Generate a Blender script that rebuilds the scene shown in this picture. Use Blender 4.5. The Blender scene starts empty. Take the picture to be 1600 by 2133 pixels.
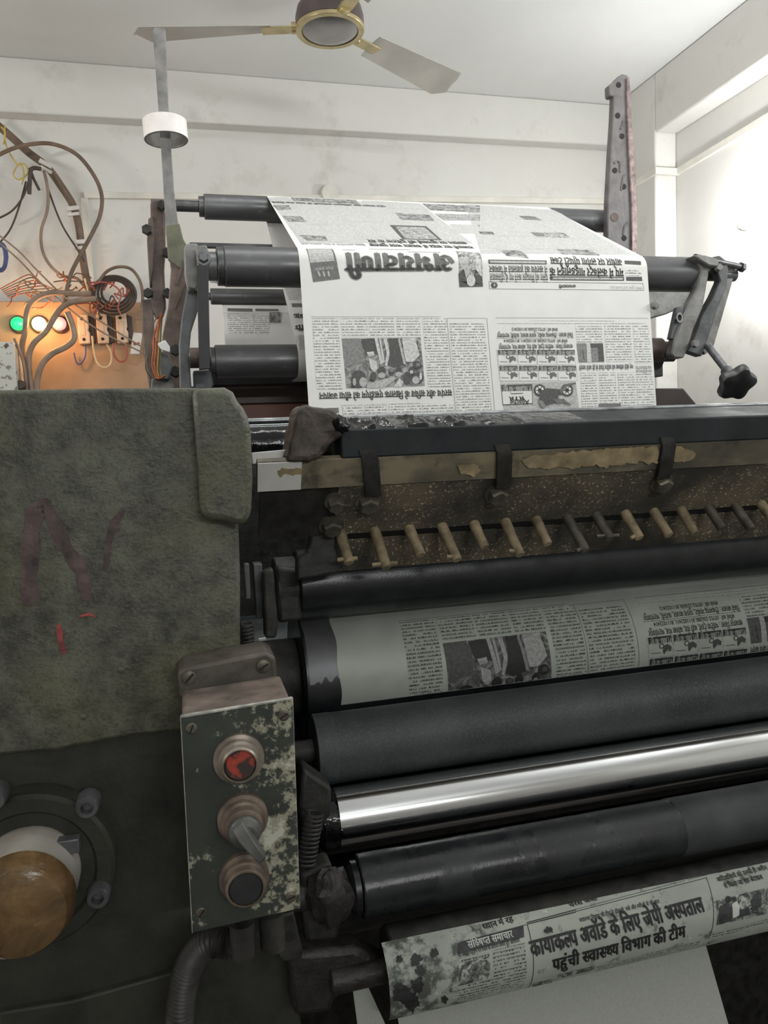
import bpy, bmesh, math, random
from mathutils import Vector, Matrix, noise as mnoise

random.seed(7)
SC = bpy.context.scene
COL = SC.collection

# ------------------------------------------------------------------ camera
F = 1600.0
CX, CY = 800.0, 1066.5


def _basis():
    x = Vector((6200, -396, F)).normalized()
    d = Vector((735, 17970, F))
    d = (d - x * d.dot(x)).normalized()
    z = -d
    y = z.cross(x)
    if y.z < 0:
        y = -y
    return x, y, z


BX, BY, BZ = _basis()


def ray(px, py):
    c = Vector(((px - CX) / F, (py - CY) / F, 1.0))
    return Vector((BX.dot(c), BY.dot(c), BZ.dot(c)))


def PY(px, py, y):
    r = ray(px, py)
    return r * (y / r.y)


def PX(px, py, x):
    r = ray(px, py)
    return r * (x / r.x)


def PZ(px, py, z):
    r = ray(px, py)
    return r * (z / r.z)


cam = bpy.data.cameras.new('camera')
camo = bpy.data.objects.new('camera', cam)
COL.objects.link(camo)
cam.sensor_fit = 'VERTICAL'
cam.sensor_height = 36.0
cam.lens = F / 2133.0 * 36.0
cam.clip_start = 0.01
rt = Vector((BX.x, BY.x, BZ.x))
dn = Vector((BX.y, BY.y, BZ.y))
fw = Vector((BX.z, BY.z, BZ.z))
mw = Matrix((rt, -dn, -fw)).transposed().to_4x4()
camo.matrix_world = mw
SC.camera = camo

# ------------------------------------------------------------------ world, lights, exposure
w = bpy.data.worlds.new('world')
SC.world = w
w.use_nodes = True
w.node_tree.nodes['Background'].inputs[0].default_value = (0.8, 0.85, 0.9, 1)
w.node_tree.nodes['Background'].inputs[1].default_value = 0.05
SC.view_settings.view_transform = 'Standard'
SC.view_settings.look = 'None'
SC.view_settings.gamma = 1.0
SC.view_settings.use_curve_mapping = False
SC.view_settings.exposure = -0.08


def area(name, loc, target, sx, sy, power, col=(1, 1, 1)):
    l = bpy.data.lights.new(name, 'AREA')
    l.shape = 'RECTANGLE'
    l.size = sx
    l.size_y = sy
    l.energy = power
    l.color = col
    o = bpy.data.objects.new(name, l)
    COL.objects.link(o)
    o.location = loc
    o.rotation_euler = (Vector(target) - Vector(loc)).to_track_quat('-Z', 'Y').to_euler()
    return o


# tube lights of the room: over the aisle, on the wall behind the photographer; the side fills are added
area('aisle_tube_light', (0.55, 1.08, 1.46), (0.55, 1.08, 0), 1.2, 0.06, 9, (0.99, 1.0, 0.98))
area('front_wall_tube_light', (0.5, -2.35, 0.9), (0.5, 0.6, 1.3), 1.2, 0.06, 25, (0.98, 1.0, 0.98))
area('side_wall_fill_light', (2.08, 0.9, 0.75), (0.7, 1.15, 1.62), 1.2, 0.06, 32, (0.98, 1.0, 0.98))  # unseen fill added to brighten the web and the ceiling
area('left_wall_fill_light', (-1.66, 1.2, 0.55), (0.2, 1.6, 1.85), 1.2, 0.06, 30, (1.0, 0.965, 0.90))  # unseen fill added to brighten the ceiling, from the side the cable shadows suggest

# ------------------------------------------------------------------ materials


def lin(c):
    def f(u):
        u = u / 255.0
        return u / 12.92 if u <= 0.04045 else ((u + 0.055) / 1.055) ** 2.4
    return (f(c[0]), f(c[1]), f(c[2]), 1.0)


class NT:
    def __init__(self, name):
        self.m = bpy.data.materials.new(name)
        self.m.use_nodes = True
        self.t = self.m.node_tree
        self.b = self.t.nodes['Principled BSDF']
        self.tc = self.t.nodes.new('ShaderNodeTexCoord')

    def n(self, typ, **kw):
        nd = self.t.nodes.new(typ)
        for k, v in kw.items():
            if k.startswith('i_'):
                nd.inputs[int(k[2:])].default_value = v
            else:
                setattr(nd, k, v)
        return nd

    def l(self, a, b):
        self.t.links.new(a, b)

    def noise(self, scale, detail=4, rough=0.55, coord='Object', stretch=None, dist=0.0):
        src = self.tc.outputs[coord]
        if stretch:
            mp = self.n('ShaderNodeMapping')
            mp.inputs['Scale'].default_value = stretch
            self.l(src, mp.inputs[0])
            src = mp.outputs[0]
        nd = self.n('ShaderNodeTexNoise')
        nd.inputs['Scale'].default_value = scale
        nd.inputs['Detail'].default_value = detail
        nd.inputs['Roughness'].default_value = rough
        nd.inputs['Distortion'].default_value = dist
        self.l(src, nd.inputs['Vector'])
        return nd.outputs['Fac']

    def voro(self, scale, coord='Object', feature='F1', stretch=None):
        src = self.tc.outputs[coord]
        if stretch:
            mp = self.n('ShaderNodeMapping')
            mp.inputs['Scale'].default_value = stretch
            self.l(src, mp.inputs[0])
            src = mp.outputs[0]
        nd = self.n('ShaderNodeTexVoronoi', feature=feature)
        nd.inputs['Scale'].default_value = scale
        self.l(src, nd.inputs['Vector'])
        return nd.outputs['Distance']

    def ramp(self, fac, stops):
        r = self.n('ShaderNodeValToRGB')
        cr = r.color_ramp
        while len(cr.elements) < len(stops):
            cr.elements.new(0.5)
        for e, (p, c) in zip(cr.elements, stops):
            e.position = p
            e.color = c if len(c) == 4 else lin(c)
        self.l(fac, r.inputs[0])
        return r.outputs[0]

    def val(self, fac, a, b, lo=0.0, hi=1.0):
        r = self.n('ShaderNodeMapRange')
        r.inputs[1].default_value = a
        r.inputs[2].default_value = b
        r.inputs[3].default_value = lo
        r.inputs[4].default_value = hi
        self.l(fac, r.inputs[0])
        return r.outputs[0]

    def math(self, op, a, b=None):
        m = self.n('ShaderNodeMath', operation=op)
        for i, v in enumerate((a, b)):
            if v is None:
                continue
            if isinstance(v, (int, float)):
                m.inputs[i].default_value = v
            else:
                self.l(v, m.inputs[i])
        return m.outputs[0]

    def mix(self, fac, a, b):
        m = self.n('ShaderNodeMix', data_type='RGBA')
        for i, v in ((0, fac), (6, a), (7, b)):
            if isinstance(v, tuple):
                m.inputs[i].default_value = v if len(v) == 4 else lin(v)
            elif isinstance(v, (int, float)):
                m.inputs[i].default_value = v
            else:
                self.l(v, m.inputs[i])
        return m.outputs[2]

    def xyz(self, coord='Object'):
        s = self.n('ShaderNodeSeparateXYZ')
        self.l(self.tc.outputs[coord], s.inputs[0])
        return s.outputs

    def bump(self, h, strength=0.3, dist=0.002):
        b = self.n('ShaderNodeBump')
        b.inputs['Strength'].default_value = strength
        b.inputs['Distance'].default_value = dist
        self.l(h, b.inputs['Height'])
        self.l(b.outputs[0], self.b.inputs['Normal'])

    def set(self, color=None, rough=None, metal=None, spec=None):
        for key, v in (('Base Color', color), ('Roughness', rough), ('Metallic', metal), ('Specular IOR Level', spec)):
            if v is None:
                continue
            s = self.b.inputs[key]
            if isinstance(v, tuple):
                s.default_value = v if len(v) == 4 else lin(v)
            elif isinstance(v, (int, float)):
                s.default_value = v
            else:
                self.l(v, s)
        return self.m


def simple(name, c, rough=0.5, metal=0.0, spec=0.5, var=0.25, scale=30, bump=0.0, bscale=120):
    t = NT(name)
    d = tuple(max(0, v * (1 - var)) for v in c)
    u = tuple(min(255, v * (1 + var)) for v in c)
    col = t.ramp(t.noise(scale, 5), [(0.3, d), (0.7, u)])
    if bump:
        t.bump(t.noise(bscale, 4), bump, 0.002)
    return t.set(col, rough, metal, spec)


def emit(name, c, strength):
    t = NT(name)
    t.b.inputs['Emission Color'].default_value = lin(c)
    t.b.inputs['Emission Strength'].default_value = strength
    return t.set(c, 0.3)


MT = {}


def mats():
    # green grey grimy casting paint, lumpy
    t = NT('frame_paint')
    big = t.noise(7, 6, 0.6)
    mid = t.noise(38, 6, 0.65)
    fine = t.noise(330, 3, 0.6)
    c1 = t.ramp(big, [(0.3, (56, 56, 49)), (0.5, (80, 80, 70)), (0.68, (112, 113, 98))])
    c2 = t.ramp(mid, [(0.35, (40, 40, 36)), (0.62, (114, 115, 99))])
    c = t.mix(0.48, c1, c2)
    ol = t.ramp(t.noise(9, 4, 0.5, dist=0.6), [(0.5, (0, 0, 0)), (0.7, (255, 255, 255))])
    c = t.mix(t.math('MULTIPLY', ol, 0.35), c, (92, 90, 52))
    c = t.mix(t.val(fine, 0.5, 0.72, 0, 0.5), c, (34, 35, 31))
    h = t.math('ADD', t.math('MULTIPLY', t.noise(120, 5, 0.6), 0.7), t.math('MULTIPLY', t.noise(30, 4), 0.9))
    h = t.math('ADD', h, t.math('MULTIPLY', fine, 0.5))
    t.bump(h, 0.6, 0.002)
    MT['frame'] = t.set(c, t.val(mid, 0.3, 0.7, 0.38, 0.62), 0.0, 0.5)

    t = NT('shaded_frame_paint')  # darker copy of the frame paint; the lower casting's shade is in its colour
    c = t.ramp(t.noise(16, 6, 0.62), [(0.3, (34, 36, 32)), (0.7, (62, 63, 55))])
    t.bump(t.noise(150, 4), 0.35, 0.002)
    MT['frame_shaded'] = t.set(c, 0.55, 0.0, 0.4)

    MT['maroon'] = simple('maroon_paint_mark', (80, 66, 65), 0.55, var=0.3, scale=60, bump=0.3)
    MT['redmark'] = simple('red_paint_mark', (132, 62, 60), 0.55, var=0.3, scale=90)

    # black printing ink, wet
    t = NT('wet_black_ink')
    c = t.ramp(t.noise(60, 5), [(0.3, (10, 10, 12)), (0.7, (26, 27, 30))])
    t.bump(t.noise(120, 4, 0.5), 0.35, 0.003)
    MT['ink_wet'] = t.set(c, 0.07, 0.0, 0.4)
    t = NT('black_ink_film')
    c = t.ramp(t.noise(25, 5), [(0.3, (16, 17, 19)), (0.75, (34, 36, 39))])
    t.bump(t.noise(260, 4), 0.12, 0.001)
    MT['ink_film'] = t.set(c, t.val(t.noise(14, 4), 0.3, 0.7, 0.24, 0.42), 0.0, 0.5)
    t = NT('inked_duct_bar')
    c = t.ramp(t.noise(18, 5), [(0.3, (30, 33, 36)), (0.75, (52, 56, 59))])
    t.bump(t.noise(60, 5), 0.25, 0.003)
    MT['duct_bar'] = t.set(c, t.val(t.noise(20, 5), 0.35, 0.65, 0.5, 0.7), 0.0, 0.25)
    t = NT('bristly_ink_roller')
    sp = t.voro(55)
    c = t.ramp(t.noise(12, 5), [(0.3, (20, 22, 24)), (0.7, (40, 43, 46))])
    c = t.mix(t.val(t.noise(210, 3), 0.7, 0.8, 0, 0.6), c, (110, 114, 118))
    t.bump(t.noise(220, 5, 0.7, stretch=(1.5, .6, .6)), 0.3, 0.0015)
    MT['ink_roller'] = t.set(c, t.val(t.noise(22, 5, stretch=(1.0, .6, .6)), 0.45, 0.6, 0.5, 0.12), 0.0, 0.55)

    t = NT('rubber_blanket_black')
    wv = t.n('ShaderNodeTexWave', wave_type='BANDS', bands_direction='DIAGONAL')
    wv.inputs['Scale'].default_value = 240
    wv.inputs['Distortion'].default_value = 1.5
    t.l(t.tc.outputs['Object'], wv.inputs[0])
    c = t.ramp(t.noise(10, 5), [(0.3, (40, 43, 45)), (0.7, (66, 70, 72))])
    c = t.mix(t.val(t.noise(420, 2), 0.45, 0.65, 0.0, 0.4), c, (88, 92, 94))
    t.bump(t.math('ADD', wv.outputs['Fac'], t.noise(420, 2)), 0.25, 0.001)
    MT['rubber'] = t.set(c, 0.5, 0.0, 0.45)
    t = NT('grey_rubber')
    c = t.ramp(t.noise(20, 5), [(0.3, (50, 53, 54)), (0.7, (70, 73, 74))])
    t.bump(t.noise(300, 3), 0.25, 0.001)
    MT['rubber_grey'] = t.set(c, 0.6, 0.0, 0.4)

    t = NT('black_form_roller')
    c = t.ramp(t.noise(40, 5), [(0.3, (20, 22, 24)), (0.7, (36, 39, 42))])
    t.bump(t.noise(500, 2), 0.2, 0.0008)
    MT['ductor'] = t.set(c, 0.3, 0.0, 0.55)

    t = NT('chrome')
    c = t.ramp(t.noise(6, 4, stretch=(0.4, 6, 6)), [(0.35, (205, 205, 208)), (0.65, (235, 236, 238))])
    MT['chrome'] = t.set(c, t.val(t.noise(30, 4, stretch=(0.1, 20, 20)), 0.3, 0.7, 0.12, 0.2), 1.0)

    MT['steel'] = simple('worn_steel', (128, 130, 132), 0.35, 0.85, var=0.2, scale=40, bump=0.1)
    MT['steel_dark'] = simple('dark_steel', (92, 93, 95), 0.42, 0.45, var=0.25, scale=30, bump=0.15)
    t = NT('dark_steel_roller')
    c = t.ramp(t.noise(9, 6, stretch=(0.5, 2, 2)), [(0.3, (70, 70, 72)), (0.7, (104, 105, 107))])
    c = t.mix(t.val(t.noise(34, 5), 0.62, 0.72, 0, 0.5), c, (130, 131, 134))
    MT['roller_steel'] = t.set(c, t.val(t.noise(16, 4), 0.35, 0.65, 0.28, 0.45), 0.3, 0.5)
    MT['grime'] = simple('grimy_dark_metal', (44, 43, 41), 0.6, 0.1, var=0.4, scale=45, bump=0.6, bscale=90)
    MT['grime_brown'] = simple('brown_grease', (62, 55, 50), 0.62, 0.0, var=0.4, scale=60, bump=0.9, bscale=110)
    MT['grease'] = simple('black_grease', (38, 35, 33), 0.5, 0.0, var=0.4, scale=60, bump=0.9, bscale=110)
    MT['black'] = simple('black_paint', (28, 29, 31), 0.5, 0.0, var=0.25, scale=40)
    MT['bracket'] = simple('grey_painted_bracket', (118, 117, 116), 0.5, 0.2, var=0.22, scale=28, bump=0.25)
    MT['bracket_dark'] = simple('dark_painted_bracket', (80, 82, 84), 0.5, 0.2, var=0.25, scale=28, bump=0.25)
    t = NT('rusty_brown_metal')
    c = t.ramp(t.noise(22, 6, 0.65), [(0.3, (66, 56, 52)), (0.55, (100, 86, 80)), (0.75, (128, 110, 100))])
    t.bump(t.noise(70, 5), 0.5, 0.003)
    MT['rust'] = t.set(c, 0.55, 0.2)
    MT['olive'] = simple('olive_painted_bar', (98, 98, 82), 0.55, 0.0, var=0.2, scale=30, bump=0.3)
    t = NT('grey_brown_cast_iron')
    c = t.ramp(t.noise(26, 6, 0.6), [(0.3, (92, 89, 90)), (0.7, (126, 122, 123))])
    t.bump(t.noise(60, 4), 0.4, 0.003)
    MT['standard'] = t.set(c, 0.5, 0.15)
    MT['standard_edge'] = simple('reddish_worn_edge', (134, 118, 116), 0.4, 0.3, var=0.25, scale=70, bump=0.6, bscale=80)

    # duct plates
    t = NT('tan_stained_blade')
    n1 = t.noise(10, 6, 0.6, stretch=(1, 1.5, 1.5))
    c = t.ramp(n1, [(0.35, (88, 84, 76)), (0.5, (112, 106, 92)), (0.64, (150, 140, 116))])
    c = t.mix(t.val(t.noise(24, 5), 0.56, 0.66, 0, 0.75), c, (62, 60, 56))
    MT['tan'] = t.set(c, 0.5, 0.1)
    MT['tan_grey'] = simple('bare_grey_blade', (212, 210, 208), 0.4, 0.0, var=0.06, scale=20)
    MT['tan_yellow'] = simple('ochre_stain', (158, 142, 112), 0.5, 0.0, var=0.2, scale=50)
    t = NT('dusty_greasy_apron')
    n1 = t.noise(9, 5, 0.6)
    c = t.ramp(n1, [(0.38, (58, 56, 52)), (0.52, (84, 79, 69)), (0.66, (112, 102, 86))])
    sp = t.noise(300, 2, 0.6)
    msk = t.val(n1, 0.4, 0.58, 0, 1)
    c = t.mix(t.math('MULTIPLY', t.val(sp, 0.6, 0.68, 0, 1), msk), c, (196, 184, 158))
    t.bump(sp, 0.5, 0.002)
    MT['apron'] = t.set(c, 0.65, 0.0, 0.35)
    MT['key'] = simple('dusty_brass_pin', (136, 122, 98), 0.55, 0.15, var=0.25, scale=60, bump=0.35)
    MT['key_dark'] = simple('dark_steel_pin', (84, 80, 72), 0.5, 0.3, var=0.25, scale=60, bump=0.35)
    MT['bolt'] = simple('greasy_bolt', (96, 92, 82), 0.45, 0.5, var=0.25, scale=60)

    # paper
    t = NT('newsprint_paper')
    c = t.ramp(t.noise(14, 3), [(0.3, (226, 226, 224)), (0.7, (234, 234, 233))])
    MT['paper'] = t.set(c, 0.8, 0.0, 0.25)
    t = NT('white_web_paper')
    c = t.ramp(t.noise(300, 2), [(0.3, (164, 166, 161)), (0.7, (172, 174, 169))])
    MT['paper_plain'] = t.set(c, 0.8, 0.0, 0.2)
    for nm, g in (('ink', 98), ('mid', 142), ('light', 188), ('pale', 208), ('grey', 122)):
        t = NT('print_' + nm + '_tone')
        c = t.ramp(t.noise(220, 3, coord='UV'), [(0.3, (g * .88,) * 3), (0.7, (min(255, g * 1.1),) * 3)])
        MT['p_' + nm] = t.set(c, 0.8, 0.0, 0.2)
    for nm, lo, hi, sc in (('photo', 88, 188, 60), ('photo_b', 100, 210, 150)):
        t = NT('print_' + nm + '_tones')
        c = t.ramp(t.noise(sc, 6, 0.65, coord='UV', dist=1.2), [(0.36, (lo,) * 3), (0.48, ((lo + hi) / 2,) * 3), (0.62, (hi,) * 3)])
        MT['p_' + nm] = t.set(c, 0.8, 0.0, 0.2)
    MT['p_text'] = text_mat('printed_columns', (232, 232, 230), (112, 112, 112), 0.0049, 0.9)
    MT['p_text_fine'] = text_mat('printed_columns_grey', (206, 206, 205), (150, 150, 150), 0.0036, 0.95)
    MT['plate'] = simple('aluminium_printing_plate', (158, 163, 156), 0.5, 0.15, var=0.05, scale=20)
    MT['l_text'] = text_mat('plate_columns', (158, 163, 156), (58, 60, 58), 0.0049, 0.95)
    for nm, g in (('ink', 44), ('mid', 78), ('light', 122), ('pale', 150), ('grey', 70)):
        t = NT('plate_' + nm + '_tone')
        c = t.ramp(t.noise(220, 3, coord='UV'), [(0.3, (g * .85,) * 3), (0.7, (g * 1.12,) * 3)])
        MT['l_' + nm] = t.set(c, 0.55, 0.0, 0.3)
    t = NT('plate_photo_tones')
    c = t.ramp(t.noise(60, 6, 0.65, coord='UV', dist=1.2), [(0.36, (50,) * 3), (0.5, (90,) * 3), (0.62, (140,) * 3)])
    MT['l_photo'] = t.set(c, 0.55, 0.0, 0.3)
    # soiled newspaper on the guard
    t = NT('soiled_newspaper')
    c = t.ramp(t.noise(12, 4), [(0.3, (146, 151, 145)), (0.7, (172, 176, 168))])
    stain = t.noise(46, 7, 0.7)
    xg = t.xyz()[0]
    left = t.val(xg, 0.0, 0.13, 0.16, 0.0)
    c = t.mix(t.val(t.math('ADD', stain, left), 0.57, 0.68, 0, 0.85), c, (52, 54, 50))
    c = t.mix(t.val(t.noise(120, 4), 0.68, 0.74, 0, 0.8), c, (206, 210, 205))
    MT['soiled'] = t.set(c, 0.6, 0.0, 0.3)
    MT['s_text'] = text_mat('soiled_columns', (160, 165, 158), (62, 64, 62), 0.0034, 0.95)
    MT['s_ink'] = simple('soiled_black_print', (30, 31, 32), 0.6, var=0.4, scale=160)
    MT['s_band'] = simple('soiled_black_band', (52, 53, 54), 0.6, var=0.3, scale=120)
    MT['s_light'] = simple('soiled_reversed_print', (190, 194, 188), 0.6, var=0.1)
    t = NT('soiled_photo_tones')
    c = t.ramp(t.noise(110, 6, 0.65, coord='UV', dist=1.0), [(0.38, (36, 38, 38)), (0.5, (96, 100, 96)), (0.62, (176, 180, 174))])
    MT['s_photo'] = t.set(c, 0.6)

    # room
    t = NT('whitewashed_wall')
    n1 = t.noise(1.1, 6, 0.6)
    n2 = t.noise(5, 6, 0.65)
    c = t.ramp(n1, [(0.3, (210, 208, 204)), (0.7, (224, 223, 220))])
    c = t.mix(t.val(n2, 0.56, 0.74, 0, 0.5), c, (180, 173, 166))
    c = t.mix(t.val(t.noise(42, 3), 0.71, 0.76, 0, 0.35), c, (150, 143, 134))
    t.bump(n2, 0.15, 0.01)
    MT['wall'] = t.set(c, 0.85, 0.0, 0.2)
    t = NT('ceiling_whitewash')
    c = t.ramp(t.noise(1.5, 5), [(0.3, (222, 223, 222)), (0.7, (232, 233, 232))])
    MT['ceiling'] = t.set(c, 0.88, 0.0, 0.2)
    MT['floor'] = simple('concrete_floor', (92, 88, 84), 0.7, var=0.2, scale=3)
    MT['pvc'] = simple('white_pvc_trunking', (222, 219, 211), 0.5, var=0.06, scale=8)
    MT['board'] = simple('brown_wood_board', (176, 142, 112), 0.6, var=0.12, scale=4)
    MT['brown'] = simple('brown_red_painted_beam', (104, 70, 60), 0.55, var=0.15, scale=8)
    MT['brown_dark'] = simple('dark_brown_beam', (66, 55, 52), 0.5, var=0.15, scale=8)
    # fan
    MT['fan_brown'] = simple('brown_fan_enamel', (84, 72, 72), 0.35, 0.1, var=0.1, scale=20)
    MT['fan_cap'] = simple('silver_fan_cap', (150, 148, 148), 0.25, 0.8, var=0.06, scale=20)
    MT['fan_gold'] = simple('gold_fan_trim', (186, 172, 132), 0.3, 0.6, var=0.1, scale=20)
    MT['fan_blade'] = simple('grey_brown_fan_blade', (178, 174, 167), 0.45, 0.0, var=0.08, scale=6)
    # box
    t = NT('chipped_green_black_faceplate')
    x = t.xyz()
    right = t.val(x[0], 0.03, 0.08, -0.035, 0.06)
    n1 = t.noise(95, 7, 0.72)
    n2 = t.noise(26, 4, 0.6)
    wear = t.math('ADD', t.math('ADD', t.math('MULTIPLY', n1, 0.55), t.math('MULTIPLY', n2, 0.45)), right)
    c = t.ramp(t.noise(20, 5), [(0.3, (48, 52, 49)), (0.7, (66, 70, 65))])
    c = t.mix(t.val(wear, 0.54, 0.58, 0, 0.9), c, (166, 163, 144))
    c = t.mix(t.val(wear, 0.615, 0.63, 0, 0.8), c, (202, 202, 190))
    t.bump(t.math('MULTIPLY', wear, -1.0), 0.25, 0.002)
    MT['faceplate'] = t.set(c, 0.45, 0.0, 0.45)
    MT['enclosure'] = simple('dusty_brown_box', (100, 89, 82), 0.6, var=0.25, scale=40, bump=0.3)
    MT['enclosure_edge'] = simple('bare_aluminium_edge', (180, 178, 172), 0.4, 0.5, var=0.2, scale=90)
    MT['flange_box'] = simple('grey_brown_lug', (80, 75, 68), 0.55, 0.1, var=0.25, scale=40, bump=0.3)
    MT['bezel'] = simple('dusty_metal_bezel', (132, 122, 112), 0.42, 0.4, var=0.25, scale=50)
    MT['bezel_dark'] = simple('dark_bezel', (96, 84, 74), 0.5, 0.2, var=0.3, scale=60)
    MT['button_black'] = simple('black_push_button', (48, 50, 50), 0.35, var=0.15, scale=60)
    t = NT('worn_red_button')
    c = t.ramp(t.noise(75, 5, dist=0.5), [(0.5, (62, 54, 50)), (0.54, (150, 62, 52)), (0.7, (176, 74, 60))])
    MT['button_red'] = t.set(c, 0.4)
    MT['lever'] = simple('grey_selector_lever', (78, 78, 76), 0.45, var=0.18, scale=60)
    # wraps
    t = NT('brown_packing_tape')
    c = t.ramp(t.noise(22, 6, 0.65, dist=0.8), [(0.3, (76, 62, 44)), (0.5, (112, 88, 58)), (0.7, (140, 112, 78))])
    t.bump(t.noise(26, 5, dist=1.5), 0.5, 0.004)
    MT['tape_brown'] = t.set(c, 0.22, 0.0, 0.6)
    t = NT('white_paper_wrap')
    c = t.ramp(t.noise(16, 5), [(0.3, (140, 132, 124)), (0.65, (186, 182, 174))])
    t.bump(t.noise(25, 4), 0.4, 0.003)
    MT['wrap_white'] = t.set(c, 0.5)
    MT['tape_white'] = simple('white_tape', (232, 228, 226), 0.3, var=0.04, scale=30)
    MT['tape_side'] = simple('tape_side', (150, 146, 142), 0.5, var=0.1, scale=60)
    MT['silver_sheet'] = simple('silver_packing_sheet', (96, 96, 99), 0.45, 0.5, var=0.12, scale=12)
    MT['hose'] = simple('black_corrugated_hose', (44, 41, 40), 0.5, var=0.25, scale=60)
    # wires
    MT['cable_brown'] = simple('brown_cable', (110, 92, 78), 0.55, var=0.15, scale=20)
    MT['cable_grey'] = simple('grey_brown_cable', (142, 122, 106), 0.5, var=0.12, scale=20)
    MT['cable_dark'] = simple('dark_cable', (72, 60, 54), 0.55, var=0.15, scale=20)
    MT['wire_cream'] = simple('cream_wire', (216, 190, 150), 0.5, var=0.1)
    MT['wire_red'] = simple('red_wire', (164, 84, 72), 0.5, var=0.1)
    MT['wire_blue'] = simple('blue_wire', (70, 86, 140), 0.5, var=0.1)
    MT['wire_yellow'] = simple('yellow_wire', (196, 172, 78), 0.5, var=0.1)
    MT['copper'] = simple('copper_wire', (198, 116, 72), 0.3, 0.7, var=0.15)
    MT['ceramic'] = simple('cream_ceramic', (212, 188, 162), 0.4, var=0.06)
    MT['white_plastic'] = simple('white_plastic', (216, 212, 206), 0.4, var=0.06)
    MT['hole'] = simple('dark_recess', (26, 24, 22), 0.7)
    t = NT('grey_white_switch_box')
    c = t.ramp(t.noise(46, 5), [(0.36, (120, 118, 112)), (0.44, (200, 200, 194))])
    MT['switchbox'] = t.set(c, 0.5)
    t = NT('lamp_green')
    MT['lamp_green'] = emit('green_lamp_lens', (30, 215, 130), 1.0)
    MT['lamp_yellow'] = emit('yellow_lamp_lens', (255, 208, 120), 14.0)
    MT['lamp_red'] = emit('red_lamp_lens', (255, 150, 150), 1.3)
    MT['bulb'] = emit('lit_lamp_globe', (255, 255, 248), 40.0)
    MT['hub'] = simple('grey_hub', (120, 121, 122), 0.45, 0.35, var=0.2, scale=30)


def text_mat(name, paper, ink, pitch, cover):
    """lines of small type: head strokes, letter strokes and word gaps in sheet coordinates (UV = metres)"""
    t = NT(name)
    s = t.xyz('UV')
    row = t.math('DIVIDE', s[1], pitch)
    ri = t.math('FLOOR', row)
    rf = t.math('FRACT', row)

    def n2(scale, seed):
        cb = t.n('ShaderNodeCombineXYZ')
        t.l(t.math('MULTIPLY', s[0], scale), cb.inputs[0])
        t.l(t.math('MULTIPLY', ri, 7.31), cb.inputs[1])
        cb.inputs[2].default_value = seed
        nd = t.n('ShaderNodeTexNoise')
        nd.inputs['Scale'].default_value = 1.0
        nd.inputs['Detail'].default_value = 1.0
        t.l(cb.outputs[0], nd.inputs['Vector'])
        return nd.outputs['Fac']
    word = t.math('GREATER_THAN', n2(170, 1.0), 0.40)
    head = t.math('MULTIPLY', t.math('GREATER_THAN', rf, 0.58), t.math('LESS_THAN', rf, 0.72))
    body = t.math('MULTIPLY', t.math('GREATER_THAN', rf, 0.26), t.math('LESS_THAN', rf, 0.72))
    strokes = t.math('GREATER_THAN', n2(900, 5.0), 0.5)
    a = t.math('MAXIMUM', head, t.math('MULTIPLY', body, strokes))
    a = t.math('MULTIPLY', t.math('MULTIPLY', a, word), cover)
    return t.set(t.mix(a, lin(paper), lin(ink)), 0.8, 0.0, 0.2)


mats()

# ------------------------------------------------------------------ geometry helpers
V = Vector


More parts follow.
